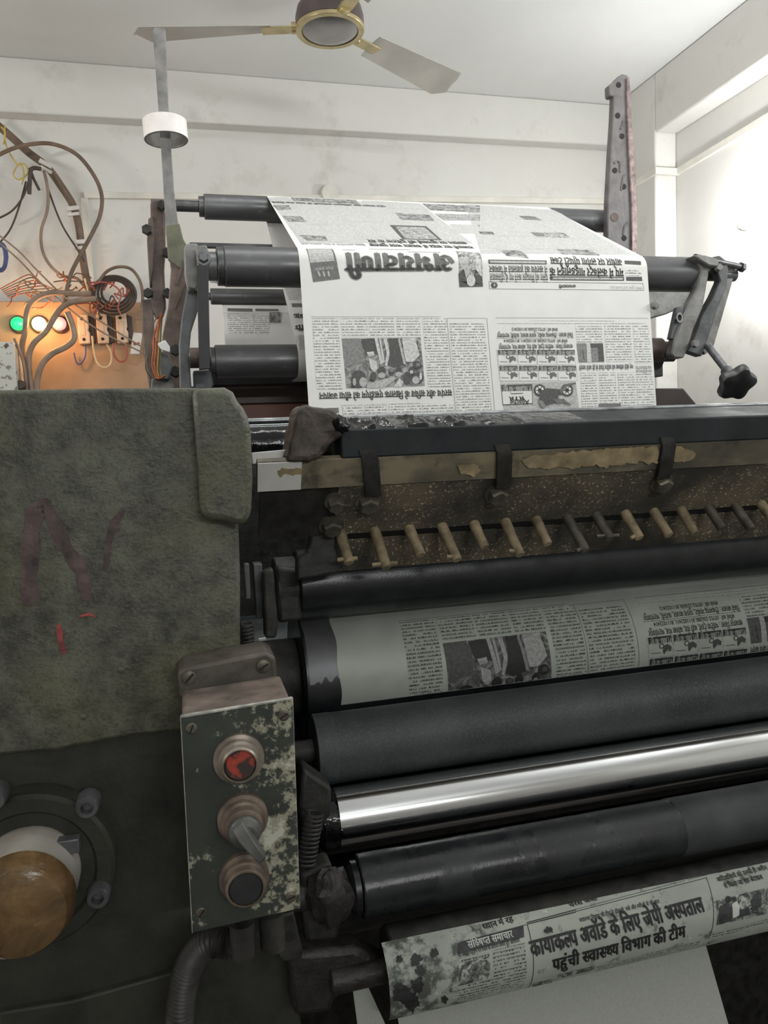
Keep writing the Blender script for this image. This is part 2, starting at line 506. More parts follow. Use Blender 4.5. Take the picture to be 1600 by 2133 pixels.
class G:
    def __init__(self):
        self.v = []
        self.f = []
        self.m = []
        self.uv = {}

    def add(self, vs, fs, mi=0, uvs=None):
        o = len(self.v)
        self.v += [V(p) for p in vs]
        self.f += [tuple(i + o for i in f) for f in fs]
        self.m += [mi] * len(fs)
        if uvs:
            for i, u in enumerate(uvs):
                self.uv[o + i] = u
        return self

    def box(self, x0, x1, y0, y1, z0, z1, mi=0):
        vs = [(x, y, z) for x in (x0, x1) for y in (y0, y1) for z in (z0, z1)]
        return self.add(vs, [(0, 1, 3, 2), (4, 6, 7, 5), (0, 4, 5, 1), (2, 3, 7, 6), (0, 2, 6, 4), (1, 5, 7, 3)], mi)

    def obox(self, c, a, b, d, mi=0):
        c, a, b, d = V(c), V(a), V(b), V(d)
        vs = [c + a * i + b * j + d * k for i in (-1, 1) for j in (-1, 1) for k in (-1, 1)]
        return self.add(vs, [(0, 1, 3, 2), (4, 6, 7, 5), (0, 4, 5, 1), (2, 3, 7, 6), (0, 2, 6, 4), (1, 5, 7, 3)], mi)

    def prism(self, pts, vec, mi=0, mside=None):
        pts = [V(p) for p in pts]
        vec = V(vec)
        n = len(pts)
        self.add(pts + [p + vec for p in pts], [tuple(range(n)), tuple(range(2 * n - 1, n - 1, -1))], mi)
        o = len(self.v) - 2 * n
        for i in range(n):
            j = (i + 1) % n
            self.f.append((o + i, o + n + i, o + n + j, o + j))
            self.m.append(mi if mside is None else mside)
        return self

    def lathe(self, p0, d, prof, seg=28, mi=0, caps=True, mis=None, rag=None):
        """prof: list of (distance along d, radius)"""
        p0, d = V(p0), V(d).normalized()
        u = d.orthogonal().normalized()
        u = V((0, 0, 1)) - d * d.z if abs(d.z) < 0.9 else u
        u.normalize()
        w_ = d.cross(u)
        vs, uvs = [], []
        for k, (t, r) in enumerate(prof):
            for i in range(seg):
                a = 2 * math.pi * i / seg
                tt = t + (rag(k, i) if rag else 0)
                vs.append(p0 + d * tt + (u * math.cos(a) + w_ * math.sin(a)) * r)
        o = len(self.v)
        self.add(vs, [])
        for k in range(len(prof) - 1):
            for i in range(seg):
                j = (i + 1) % seg
                self.f.append((o + k * seg + i, o + k * seg + j, o + (k + 1) * seg + j, o + (k + 1) * seg + i))
                self.m.append(mis[k] if mis else mi)
        if caps:
            self.f.append(tuple(o + i for i in range(seg))[::-1])
            self.m.append(mis[0] if mis else mi)
            self.f.append(tuple(o + (len(prof) - 1) * seg + i for i in range(seg)))
            self.m.append(mis[-1] if mis else mi)
        return self

    def rod(self, p0, p1, r, seg=16, r1=None, mi=0):
        d = V(p1) - V(p0)
        return self.lathe(p0, d, [(0, r), (d.length, r if r1 is None else r1)], seg, mi)

    def xcyl(self, y, z, r, x0, x1, seg=48, mi=0, ch=0.0015):
        return self.lathe((x0, y, z), (1, 0, 0), [(0, r - ch), (ch, r), (x1 - x0 - ch, r), (x1 - x0, r - ch)], seg, mi)

    def ring(self, p0, d, ri, ro, h, seg=40, mi=0, mside=None):
        ms = [mi, mi, mi, mi if mside is None else mside]
        return self.lathe(p0, d, [(0, ri), (0, ro), (h, ro), (h, ri), (0, ri)], seg, mi, caps=False, mis=[ms[3], ms[0], ms[3], ms[3]])

    def tube(self, pts, r, seg=8, n=8, mi=0, rib=None):
        pts = [V(p) for p in pts]
        if n > 1 and len(pts) > 2:
            q = []
            for i in range(len(pts) - 1):
                p0, p1, p2, p3 = pts[max(0, i - 1)], pts[i], pts[i + 1], pts[min(len(pts) - 1, i + 2)]
                for k in range(n):
                    t = k / n
                    q.append(0.5 * ((2 * p1) + (p2 - p0) * t + (2 * p0 - 5 * p1 + 4 * p2 - p3) * t * t + (3 * p1 - p0 - 3 * p2 + p3) * t ** 3))
            q.append(pts[-1])
            pts = q
        up = None
        vs = []
        for i, p in enumerate(pts):
            d = (pts[min(i + 1, len(pts) - 1)] - pts[max(i - 1, 0)])
            if d.length < 1e-9:
                d = V((0, 0, 1))
            d.normalize()
            up = d.orthogonal().normalized() if up is None else (up - d * up.dot(d)).normalized()
            b = d.cross(up)
            rr = r * (rib(i) if rib else 1)
            for k in range(seg):
                a = 2 * math.pi * k / seg
                vs.append(p + (up * math.cos(a) + b * math.sin(a)) * rr)
        fs = []
        for i in range(len(pts) - 1):
            for k in range(seg):
                l = (k + 1) % seg
                fs.append((i * seg + k, i * seg + l, (i + 1) * seg + l, (i + 1) * seg + k))
        fs.append(tuple(range(seg))[::-1])
        fs.append(tuple((len(pts) - 1) * seg + k for k in range(seg)))
        return self.add(vs, fs, mi)

    def blob(self, c, rx, ry, rz, nz=0.25, freq=2.0, seg=20, mi=0, seed=0, flat=1.0):
        c = V(c)
        vs, fs = [], []
        rows = seg // 2
        for i in range(rows + 1):
            th = math.pi * i / rows
            for k in range(seg):
                a = 2 * math.pi * k / seg
                d = V((math.sin(th) * math.cos(a), math.sin(th) * math.sin(a), math.cos(th)))
                e = 1 + nz * mnoise.fractal(d * freq + V((seed * 3.1, seed, 0)), 0.8, 2.0, 4)
                if flat < 1:
                    m_ = max(abs(d.x), abs(d.y), abs(d.z))
                    e *= (1 / m_) ** (1 - flat)
                vs.append(c + V((d.x * rx, d.y * ry, d.z * rz)) * e)
        for i in range(rows):
            for k in range(seg):
                l = (k + 1) % seg
                fs.append((i * seg + k, i * seg + l, (i + 1) * seg + l, (i + 1) * seg + k))
        return self.add(vs, fs, mi)

    def build(self, name, ms, parent=None, loc=None, bevel=0, sharp=35, sub=0, noise=None):
        off = V(loc) if loc is not None else (V(parent['_w']) if parent else V((0, 0, 0)))
        me = bpy.data.meshes.new(name)
        me.from_pydata([tuple(p - off) for p in self.v], [], self.f)
        ms = ms if isinstance(ms, (list, tuple)) else [ms]
        for m_ in ms:
            me.materials.append(MT[m_] if isinstance(m_, str) else m_)
        me.polygons.foreach_set('material_index', self.m)
        if self.uv:
            ul = me.uv_layers.new(name='UVMap')
            for lp in me.loops:
                ul.data[lp.index].uv = self.uv.get(lp.vertex_index, (0, 0))
        bm = bmesh.new()
        bm.from_mesh(me)
        if not self.uv:
            bmesh.ops.recalc_face_normals(bm, faces=bm.faces)
        bm.to_mesh(me)
        bm.free()
        me.polygons.foreach_set('use_smooth', [True] * len(me.polygons))
        me.set_sharp_from_angle(angle=math.radians(sharp))
        o = bpy.data.objects.new(name, me)
        COL.objects.link(o)
        o['_w'] = tuple(off)
        if parent:
            o.parent = parent
            o.location = off - V(parent['_w'])
        else:
            o.location = off
        if bevel:
            b = o.modifiers.new('bevel', 'BEVEL')
            b.width = bevel
            b.segments = 2
            b.limit_method = 'ANGLE'
            b.angle_limit = math.radians(40)
        if sub:
            s = o.modifiers.new('sub', 'SUBSURF')
            s.levels = s.render_levels = sub
            s.subdivision_type = 'SIMPLE'
        if noise:
            tx = bpy.data.textures.new(name + '_lumps', 'CLOUDS')
            tx.noise_scale = noise[1]
            d = o.modifiers.new('lumps', 'DISPLACE')
            d.texture = tx
            d.strength = noise[0]
            d.mid_level = 0.5
            d.texture_coords = 'GLOBAL'
        return o


def tag(o, label, cat, group=None):
    o['label'] = label
    o['category'] = cat
    if group:
        o['group'] = group
    return o


def thing(name, loc, label, cat, group=None):
    o = bpy.data.objects.new(name, None)
    COL.objects.link(o)
    o.location = loc
    o['_w'] = tuple(V(loc))
    o.empty_display_size = 0.05
    return tag(o, label, cat, group)


def struct(o):
    o['kind'] = 'structure'
    return o


def copy_tree(o, parent=None):
    c = o.copy()
    COL.objects.link(c)
    if parent:
        c.parent = parent
    for ch in list(o.children):
        copy_tree(ch, c)
    return c


def pxs(pts, y):
    return [PY(a, b, y) for a, b in pts]


def hexhead(g, c, d, r, h, mi=0):
    return g.lathe(c, d, [(0, r), (h * 0.8, r), (h, r * 0.82)], 6, mi)


# ------------------------------------------------------------------ lettering
_tc = bpy.data.curves.new('lettering', 'FONT')
_tc.resolution_u = 3
_to = bpy.data.objects.new('lettering', _tc)
COL.objects.link(_to)
_gc = {}


def _mesh(s, off):
    _tc.body = s
    _tc.offset = off
    dg = bpy.context.evaluated_depsgraph_get()
    dg.update()
    ev = _to.evaluated_get(dg)
    me = ev.to_mesh()
    vs = [(v.co.x, v.co.y) for v in me.vertices]
    fs = [tuple(p.vertices) for p in me.polygons]
    ev.to_mesh_clear()
    return vs, fs


def glyph(ch, off):
    k = (ch, off)
    if k not in _gc:
        if ch == ' ':
            _gc[k] = ([], [], 0.26)
        else:
            ref = 'H' if ord(ch) < 0x900 else '\u0923'
            r0 = max(p[0] for p in _mesh(ref, 0)[0])
            a = max(p[0] for p in _mesh(ch + ref, 0)[0]) - r0
            v0, f0 = _mesh(ch, 0)
            vs, fs = [], []
            for dx, dy in (((0, 0),) if not off else ((-off, 0), (off, 0), (0, off * .45), (0, -off * .45)) if off < .05 else ((-off, 0), (-off * .5, .1 * off), (off * .5, -.1 * off), (off, 0), (0, off * .45), (0, -off * .45))):
                o = len(vs)
                vs += [(p[0] + dx, p[1] + dy) for p in v0]
                fs += [tuple(i + o for i in f) for f in f0]
            _gc[k] = (vs, fs, a + off * .6)
    return _gc[k]


def cut_right(vs, fs, x):
    ov, of = [], []
    for f in fs:
        pl = [vs[i] for i in f]
        out = []
        for i in range(len(pl)):
            a, b = pl[i], pl[(i + 1) % len(pl)]
            if a[0] <= x:
                out.append(a)
            if (a[0] <= x) != (b[0] <= x):
                t = (x - a[0]) / (b[0] - a[0])
                out.append((x, a[1] + t * (b[1] - a[1])))
        if len(out) >= 3:
            of.append(tuple(range(len(ov), len(ov) + len(out))))
            ov += out
    return ov, of


CONS = set(chr(c) for c in range(0x915, 0x93A))
STEM = set('\u0916\u0917\u0918\u091a\u091c\u091e\u0923\u0924\u0925\u0927\u0928\u092a\u092c\u092d\u092e\u092f\u0932\u0935\u0936\u0937\u0938')
HAL = '\u094d'


def tokens(s):
    out = []
    i = 0
    while i < len(s):
        ch = s[i]
        if ch not in CONS:
            out.append((ch, 0))
            i += 1
            continue
        cl = [ch]
        i += 1
        while i + 1 < len(s) and s[i] == HAL and s[i + 1] in CONS:
            cl.append(s[i + 1])
            i += 2
        sg = []
        while i < len(s) and (0x93A <= ord(s[i]) <= 0x94F or 0x900 <= ord(s[i]) <= 0x903) and s[i] != HAL:
            sg.append(s[i])
            i += 1
        reph = len(cl) > 1 and cl[0] == '\u0930'
        if reph:
            cl = cl[1:]
        rak = len(cl) > 1 and cl[-1] == '\u0930'
        if rak:
            cl = cl[:-1]
        if '\u093f' in sg:
            out.append(('\u093f', 0))
            sg.remove('\u093f')
        for c in cl[:-1]:
            out.append((c, 1))
        out.append((cl[-1], 0))
        if rak:
            out.append((HAL, 0))
        for c in sg:
            out.append((c, 0))
        if reph:
            out.append(('\u0947', 0))
    return out


def run(s, off=0.0):
    """(verts, faces, width) of one line of lettering, letter body 0.62 high"""
    vs, fs, x = [], [], 0.0
    for ch, half in tokens(s):
        gv, gf, a = glyph(ch, off)
        if half:
            if ch in STEM:
                c = a - 0.185
                gv, gf = cut_right(gv, gf, c)
                a = c
            else:
                gv = [(p[0] * 0.7, p[1]) for p in gv]
                a *= 0.68
        o = len(vs)
        vs += [(p[0] + x, p[1]) for p in gv]
        fs += [tuple(i + o for i in f) for f in gf]
        x += a
    return vs, fs, x


class Sheet:
    """printing on a surface; fn(a, b, lift) gives the point at a (along the rollers) and b (along the sheet)"""

    def __init__(self, g, fn, inv, idx):
        self.g, self.fn, self.inv, self.idx = g, fn, inv, idx
        self.lift = 0.0003

    step = 0.006

    def emit(self, pts, mat, lv):
        """a flat outline in sheet coordinates, cut into strips so that it follows the bend of the sheet"""
        b0, b1 = min(p[1] for p in pts), max(p[1] for p in pts)
        k = max(1, math.ceil((b1 - b0) / self.step))
        for i in range(k):
            lo, hi = b0 + (b1 - b0) * i / k, b0 + (b1 - b0) * (i + 1) / k
            q = pts
            for sgn, lim in ((1, lo), (-1, hi)):
                if k == 1:
                    break
                out = []
                for j in range(len(q)):
                    u, v = q[j], q[(j + 1) % len(q)]
                    du, dv = sgn * (u[1] - lim), sgn * (v[1] - lim)
                    if du >= 0:
                        out.append(u)
                    if (du >= 0) != (dv >= 0):
                        t = du / (du - dv)
                        out.append((u[0] + t * (v[0] - u[0]), lim))
                q = out
            if len(q) >= 3:
                self.g.add([self.fn(a, b, self.lift * lv) for a, b in q], [tuple(range(len(q)))], self.idx[mat], [(a, b * self.vs) for a, b in q])

    def quad(self, px4, mat, n=3, lv=1, raw=False, m=1):
        q = px4 if raw else [self.inv(*p) for p in px4]
        tl, tr, br, bl = [V((p[0], p[1])) for p in q]
        n = max(n, math.ceil(max(abs(tl.y - bl.y), abs(tr.y - br.y)) / self.step))
        m = max(m, math.ceil(abs(tl.y - tr.y) / self.step))
        vs, uv = [], []
        for i in range(n + 1):
            t = i / n
            for j in range(m + 1):
                e = (tl.lerp(bl, t)).lerp(tr.lerp(br, t), j / m)
                vs.append(self.fn(e.x, e.y, self.lift * lv))
                uv.append((e.x, e.y * self.vs))
        fs = []
        for i in range(n):
            for j in range(m):
                k = i * (m + 1) + j
                fs.append((k, k + 1, k + m + 2, k + m + 1))
        self.g.add(vs, fs, self.idx[mat], uv)

    vs = 1.0

    def poly(self, pts, mat, lv=2):
        self.emit([self.inv(*p) for p in pts], mat, lv)

    def disc(self, c, rx, ry, mat, lv=2, n=12):
        self.poly([(c[0] + rx * math.cos(2 * math.pi * i / n), c[1] + ry * math.sin(2 * math.pi * i / n)) for i in range(n)], mat, lv)

    def line(self, p, q, mat, wid=0.0007, lv=1, n=4):
        a, b = V(self.inv(*p)), V(self.inv(*q))
        d = (b - a).normalized()
        s = V((-d.y, d.x)) * wid / 2
        self.quad([a - s, b - s, b + s, a + s], mat, lv=lv, raw=True, n=n, m=4)

    def frame(self, px4, mat, wid=0.0007, lv=1, n=4):
        for i in range(4):
            self.line(px4[i], px4[(i + 1) % 4], mat, wid, lv, n)

    def text(self, s, p0, p1, h, mat, off=0.03, lv=2, raw=False):
        """letters running from p0 to p1 along their foot line, h metres from foot to head stroke;
        the head stroke lies to the left of the reading direction as seen on the sheet"""
        vs, fs, wd = run(s, off)
        a, b = (V(p0), V(p1)) if raw else (V(self.inv(*p0)), V(self.inv(*p1)))
        d = (b - a)
        u = d.normalized()
        up = V((u.y, -u.x)) * self.hand
        k = d.length / wd
        pts = [a + u * (x * k) + up * (y / 0.62 * h) for x, y in vs]
        if max(p.y for p in pts) - min(p.y for p in pts) > self.step:
            for f in fs:
                self.emit([(pts[i].x, pts[i].y) for i in f], mat, lv)
        else:
            self.g.add([self.fn(p.x, p.y, self.lift * lv) for p in pts], fs, self.idx[mat], [(p.x, p.y) for p in pts])

    hand = 1.0


# ------------------------------------------------------------------ the room
H = 1.5
FL = -1.62
XL, XR = -1.7, 2.12
YB, YF = 3.33, -2.4
g = G().box(XL - .1, XR + .1, YF - .1, YB + .1, FL - .1, FL)
struct(g.build('floor', 'floor'))
g = G().box(XL - .1, XR + .1, YF - .1, YB + .1, H, H + .1)
struct(g.build('ceiling', 'ceiling'))
g = G().box(XL - .1, XR + .1, YB, YB + .1, FL, H)
struct(g.build('wall_back', 'wall'))
g = G().box(XL - .1, XR + .1, YF - .1, YF, FL, H)
struct(g.build('wall_front', 'wall'))
g = G().box(XL - .1, XL, YF, YB, FL, H)
struct(g.build('wall_left', 'wall'))
g = G().box(XR, XR + .1, YF, YB, FL, H)
struct(g.build('wall_right', 'wall'))
# beam along the back wall, its soffit sloping a little
zl, zr = PY(0, 234, 3.27).z, PY(1235, 302, 3.27).z
xl, xr = PY(0, 234, 3.27).x, PY(1235, 302, 3.27).x
sl = (zr - zl) / (xr - xl)
za, zb = zl + (XL - xl) * sl, zl + (2.02 - xl) * sl
g = G().prism([(XL, 3.26, za), (2.02, 3.26, zb), (2.02, 3.26, H), (XL, 3.26, H)], (0, 0.07, 0))
struct(g.build('trim_1', 'wall', bevel=0.006))
# column in the far corner and the beam on the right wall
g = G().box(2.015, XR, 2.96, YB, FL, H)
struct(g.build('trim_2', 'wall', bevel=0.008))
g = G().box(2.015, XR, YF, 2.96, 1.262, H)
struct(g.build('trim_3', 'wall', bevel=0.008))

# ------------------------------------------------------------------ press side frame (left casting)
FY = 0.75
t = thing('press_side_frame', (-0.15, FY, FL), 'grimy green grey press side casting with faint maroon paint strokes, filling the left', 'machine frame')


def fr(px, py, y=FY):
    p = PY(px, py, y)
    return (p.x, p.z)


g = G()
x5, zt = fr(400, 809)
pts = [(-0.40, fr(0, 813)[1] - 0.001), (fr(0, 813)), fr(250, 809), fr(405, 808), fr(440, 812), fr(470, 1000), fr(497, 1095), fr(500, 1200), fr(500, 1375), fr(500, 1500), fr(370, 1522), fr(250, 1535), fr(120, 1562), fr(0, 1572), (-0.40, fr(0, 1572)[1])]
g.prism([V((a, FY - 0.004, b)) for a, b in pts], (0, 0.15, 0))
g.build('upper_casting', 'frame', t, bevel=0.004, noise=None)
g = G()
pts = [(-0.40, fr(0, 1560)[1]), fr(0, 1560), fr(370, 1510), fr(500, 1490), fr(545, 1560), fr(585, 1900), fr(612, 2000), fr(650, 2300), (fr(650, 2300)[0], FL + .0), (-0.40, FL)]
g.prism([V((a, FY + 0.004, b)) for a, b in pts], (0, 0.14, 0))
g.build('lower_casting', 'frame_shaded', t, bevel=0.003)
g = G()
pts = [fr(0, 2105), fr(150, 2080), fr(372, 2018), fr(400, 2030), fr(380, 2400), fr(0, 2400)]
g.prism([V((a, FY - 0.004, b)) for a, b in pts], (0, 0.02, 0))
g.build('base_rail', 'frame_shaded', t, bevel=0.002)
# corner boss with a chipped corner
g = G()
by = 0.722
pts = [(400, 809), (468, 806), (486, 816), (495, 835), (508, 850), (517, 868), (524, 900), (527, 1000), (524, 1076), (511, 1090), (494, 1096), (472, 1086), (424, 1080), (417, 1060), (413, 980), (405, 880)]
q = pxs(pts, by)
g.prism(q, (0, 0.12, 0))
g.build('corner_boss', 'frame', t, bevel=0.006)
# paint strokes
g = G()


def stroke(pts, w_, y=FY - 0.0049):
    p = [PY(a, b, y) for a, b in pts]
    l, r = [], []
    for i in range(len(p)):
        d = (p[min(i + 1, len(p) - 1)] - p[max(i - 1, 0)]).normalized()
        n_ = V((-d.z, 0, d.x))
        ww = w_ * (0.95 + 0.18 * math.sin(i * 2.1)) * 0.5 * (.55 if i in (0, len(p) - 1) else 1)
        l.append(p[i] + n_ * ww)
        r.append(p[i] - n_ * ww)
    g.add(l + r, [(i, i + 1, len(p) + i + 1, len(p) + i) for i in range(len(p) - 1)])


stroke([(58, 1262), (62, 1235), (60, 1205), (62, 1180), (63, 1145), (65, 1110), (67, 1090), (72, 1070), (80, 1056), (88, 1050)], 0.015)
stroke([(78, 1048), (90, 1050), (102, 1064), (114, 1092), (125, 1118), (138, 1142), (150, 1160), (162, 1176), (170, 1192), (174, 1215), (184, 1250)], 0.013)
g.build('maroon_paint_mark', 'maroon', t)
g = G()
stroke([(258, 1060), (238, 1090), (226, 1130), (218, 1190)], 0.008)
g.build('maroon_paint_mark', 'maroon', t)
g = G()
stroke([(164, 1284), (186, 1279), (202, 1286)], 0.0026)
g.build('red_paint_mark', 'redmark', t)
g = G()
stroke([(122, 1300), (124, 1318), (126, 1335), (130, 1350), (134, 1362)], 0.0055)
g.build('red_paint_mark', 'redmark', t)
for a, b in ((174, 1492), (252, 1395)):
    c = PY(a, b, FY - 0.005)
    g = G().lathe(c, (0, -1, 0), [(0, 0.003), (0.0015, 0.003), (0.003, 0.001)], 10)
    g.build('rivet', 'frame', t)

# inner side plate of the press behind the casting
t = thing('inner_side_plate', (0.0, 1.2, FL), 'dark greasy inner side plate of the press behind the left casting', 'machine frame')
g = G().box(-0.02, 0.035, 0.90, 1.80, FL, 0.045)
g.build('plate', 'grime', t, bevel=0.004)
for y, z in ((.94, -.17), (.99, -.30)):
    g = G().rod((0.030, y, z), (0.05, y, z), 0.022 if y != .99 else 0.06, 20)
    g.build('bearing_boss', 'grime', t, bevel=0.002)

# right side frame, out of the picture: it carries the far ends of the rollers
t = thing('press_side_frame', (1.3, FY, FL), 'dark press side casting carrying the far right ends of the rollers', 'machine frame')
g = G().box(1.21, 1.30, 0.60, 1.75, FL, -0.05)
g.build('plate', 'frame_shaded', t, bevel=0.004)

# ------------------------------------------------------------------ shaft housing on the casting
c = PY(72, 1792, FY)
t = thing('shaft_housing', c, 'round bolted flange with a tape wrapped shaft end on the green casting, lower left', 'shaft')
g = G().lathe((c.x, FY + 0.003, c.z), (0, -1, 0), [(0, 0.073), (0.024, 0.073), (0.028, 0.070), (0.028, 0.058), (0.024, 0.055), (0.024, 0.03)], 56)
g.build('flange', 'frame_shaded', t)
r_ = 0.056
for a, b in ((183, 1676), (205, 1863), (-10, 1660), (40, 1950)):
    p = PY(a, b, FY - 0.03)
    g = G().lathe((p.x, FY - 0.018, p.z), (0, -1, 0), [(0, 0.0105), (0.017, 0.0105), (0.020, 0.009), (0.020, 0.0055), (0.012, 0.005)], 22)
    g.build('socket_bolt', 'steel_dark', t)
sp = V((c.x, FY - 0.02, c.z))
g = G().lathe(sp, (0, -1, 0), [(0, 0.043), (0.03, 0.0435), (0.058, 0.042), (0.064, 0.040)], 40)
g.build('wrapped_sleeve', 'wrap_white', t, noise=(0.003, 0.03))
g = G().lathe(sp + V((0.004, -0.058, 0.003)), (0, -1, 0), [(-.006, 0.0425), (.008, 0.0415), (.016, 0.037), (.020, 0.028), (.021, 0.012), (.021, 0.0)], 40, caps=False)
g.build('taped_end', 'tape_brown', t, noise=(0.003, 0.025))
g = G().box(c.x + .020, c.x + .046, FY - .04, FY - .028, c.z + 0.020, c.z + .033)
g.build('key_block', 'steel_dark', t, bevel=0.001)

# ------------------------------------------------------------------ push button box
YBX = 0.62
corner = PY(400, 1945, YBX)
tl, tr, br, bl = [PY(a, b, YBX) for a, b in ((375, 1492), (611, 1453), (626, 1893), (400, 1945))]
t = thing('push_button_box', (bl.x, YBX + .07, bl.z), 'chipped dark push button box with red button and selector lever, mounted on the casting', 'control box')


def inset(pts, k):
    c_ = sum(pts, V()) / len(pts)
    return [p + (c_ - p).normalized() * k for p in pts]


fp = [V((p.x, YBX, p.z)) for p in (tl, tr, br, bl)]
g = G().prism(fp, (0, 0.005, 0), 0, 1)
g.build('faceplate', ['faceplate', 'enclosure_edge'], t, bevel=0.0012)
g = G()
for i in range(4):
    a, b = fp[i], fp[(i + 1) % 4]
    ia, ib = inset(fp, 0.0016)[i], inset(fp, 0.0016)[(i + 1) % 4]
    if i in (0, 3):
        g.add([a + V((0, -0.0002, 0)), b + V((0, -0.0002, 0)), ib + V((0, -0.0003, 0)), ia + V((0, -0.0003, 0))], [(0, 1, 2, 3)])
g.build('worn_edge', 'enclosure_edge', t)
g = G().prism([p + V((0, 0.005, 0)) for p in inset(fp, 0.003)], (0, 0.072, 0))
g.build('enclosure', 'enclosure', t, bevel=0.003)
la, lb = PY(372, 1428, 0.698), PY(572, 1402, 0.698)
lz = PY(372, 1392, 0.698).z
g = G().prism([V((la.x, 0.698, la.z - .012)), V((lb.x + .002, 0.698, lb.z - .012)), V((lb.x + .002, 0.698, lz + 0.000)), V((lb.x - .006, 0.698, lz + .006)), V((la.x + .012, .698, lz)), V((la.x + 0.003, 0.698, lz - .002)), V((la.x, .698, lz - .006))], (0, 0.048, 0))
g.build('mounting_lug', 'flange_box', t, bevel=0.003)


def screw(a, b, y, r, parent, ang=0.6, m_='bolt'):
    p = PY(a, b, y)
    g = G().lathe((p.x, y + .001, p.z), (0, -1, 0), [(0, r), (0.002, r), (0.003, r * .7)], 16)
    o = g.build('slotted_screw', m_, parent)
    d = V((math.cos(ang), 0, math.sin(ang)))
    g = G().obox((p.x, y - 0.002, p.z), d * r * .8, V((0, 0.0004, 0)), V((-d.z, 0, d.x)) * r * .14)
    g.build('slot', 'hole', o)


screw(394, 1412, 0.696, 0.0065, t, 0.8)
screw(549, 1388, 0.694, 0.0062, t, 0.5)
for a, b, an in ((399, 1517, 1.2), (591, 1490, 0.5), (606, 1868, 0.3), (420, 1900, 0.9)):
    screw(a, b, YBX, 0.0046, t, an)


def cap_(c_, prof, mat, parent, name, seg=36, **k):
    return G().lathe(c_, (0, -1, 0), prof, seg).build(name, mat, parent, **k)


p = PY(497, 1578, YBX)
bz = cap_((p.x, YBX, p.z), [(0, .0205), (.004, .0205), (.005, .0175), (.010, .0170), (.011, .0150), (.0165, .0148), (.018, .0136), (.018, .0128), (.014, .0125)], 'bezel', t, 'button_bezel')
red = cap_((p.x, YBX - .012, p.z), [(0, .0122), (.0045, .0122), (.0055, .0114), (.0058, 0.0)], 'button_red', t, 'push_button', caps=False) if False else G().lathe((p.x, YBX - .012, p.z), (0, -1, 0), [(0, .0122), (.0045, .0122), (.0055, .0112)], 36).build('push_button', 'button_red', t)
red['label'] = 'worn red push button at the top'
p = PY(505, 1700, YBX)
cap_((p.x, YBX, p.z), [(0, .0205), (.006, .0205), (.008, .0180), (.013, .0176), (.014, .0155), (.021, .0150), (.022, .0138), (.026, .0134)], 'bezel_dark', t, 'selector_bezel')
lv = V((p.x, YBX - .026, p.z))
tip = PY(548, 1790, YBX - .045)
dd = (V((tip.x, 0, tip.z)) - V((lv.x, 0, lv.z)))
ln = dd.length
dd.normalize()
sd = V((-dd.z, 0, dd.x))
g = G().lathe(lv, (0, -1, 0), [(0, .013), (.004, .0125), (.008, .008)], 28)
st = lv + V((0, -.003, 0)) - dd * 0.010
sec = []
for k, (s_, wd_, y0, y1) in enumerate(((0, .0060, 0, -.004), (.25, .0060, 0, -.013), (.6, .0048, -.006, -.018), (.95, .0042, -.011, -.020), (1.0, .0028, -.012, -.019))):
    q = st + dd * (s_ * (ln + .010))
    sec += [q + sd * wd_ + V((0, y0, 0)), q + sd * wd_ * .8 + V((0, y1, 0)), q - sd * wd_ * .8 + V((0, y1, 0)), q - sd * wd_ + V((0, y0, 0))]
fs = []
for k in range(4):
    for i in range(4):
        j = (i + 1) % 4
        fs.append((k * 4 + i, k * 4 + j, k * 4 + 4 + j, k * 4 + 4 + i))
fs += [(0, 1, 2, 3), (19, 18, 17, 16)]
g.add(sec, fs)
g.build('selector_lever', 'lever', t, bevel=0.0008)
p = PY(508, 1824, YBX)
cap_((p.x, YBX, p.z), [(0, .0205), (.005, .0205), (.007, .0180), (.012, .0176), (.013, .0162), (.020, .0160), (.021, .0150), (.021, .0138), (.017, .0136)], 'bezel_dark', t, 'button_bezel')
bk = G().lathe((p.x, YBX - .016, p.z), (0, -1, 0), [(0, .0132), (.0040, .0132), (.0048, .0125)], 36).build('push_button', 'button_black', t)
bk['label'] = 'black push button at the bottom'
p = PY(515, 1945, YBX + .03)
g = G().rod((p.x - .004, YBX + .03, p.z + .012), (p.x - .004, YBX + .03, p.z - .018), 0.011, 20)
g.build('cable_gland', 'grime', t)
g = G().rod((p.x + .022, YBX + .035, p.z + .012), (p.x + .022, YBX + .035, p.z - .02), 0.011, 20)
g.build('cable_gland', 'grime', t)

g = G().tube([PY(a, b, y) for a, b, y in ((505, 1955, .655), (478, 1965, .66), (440, 1962, .665), (405, 1990, .675), (385, 2040, .68), (376, 2100, .685), (374, 2180, .69), (376, 2290, .70))], 0.0125, 14, 14, rib=lambda i: 1 + (0.09 if i % 2 else -0.05))
tag(g.build('conduit_hose', 'hose'), 'black corrugated conduit hose curving down from under the push button box', 'hose')

# ------------------------------------------------------------------ rollers of the inking and plate group
XE = 1.21


def roller(name, label, y, z, r, x0, mat, cat='roller', rs=0.013, xs=0.092, smat='grime'):
    t = thing(name, (x0, y, z), label, cat)
    G().xcyl(y, z, r, x0, XE - .02, 72).build('roller_body', mat, t)
    G().xcyl(y, z, rs, xs, x0, 24).build('journal', smat, t)
    G().xcyl(y, z, rs, XE - .02, XE + .003, 24).build('journal', smat, t)
    return t


t = roller('ductor_roller', 'black satin ink roller just under the row of duct pins', .94, -.17, .043, .127, 'ductor')
g = G().xcyl(.94, -.17, .036, .100, .127, 40)
g.build('collar', 'grime', t)
g = G().box(.073, .083, .905, .925, -.200, -.135)
g.build('latch', 'steel_dark', t, bevel=.001)

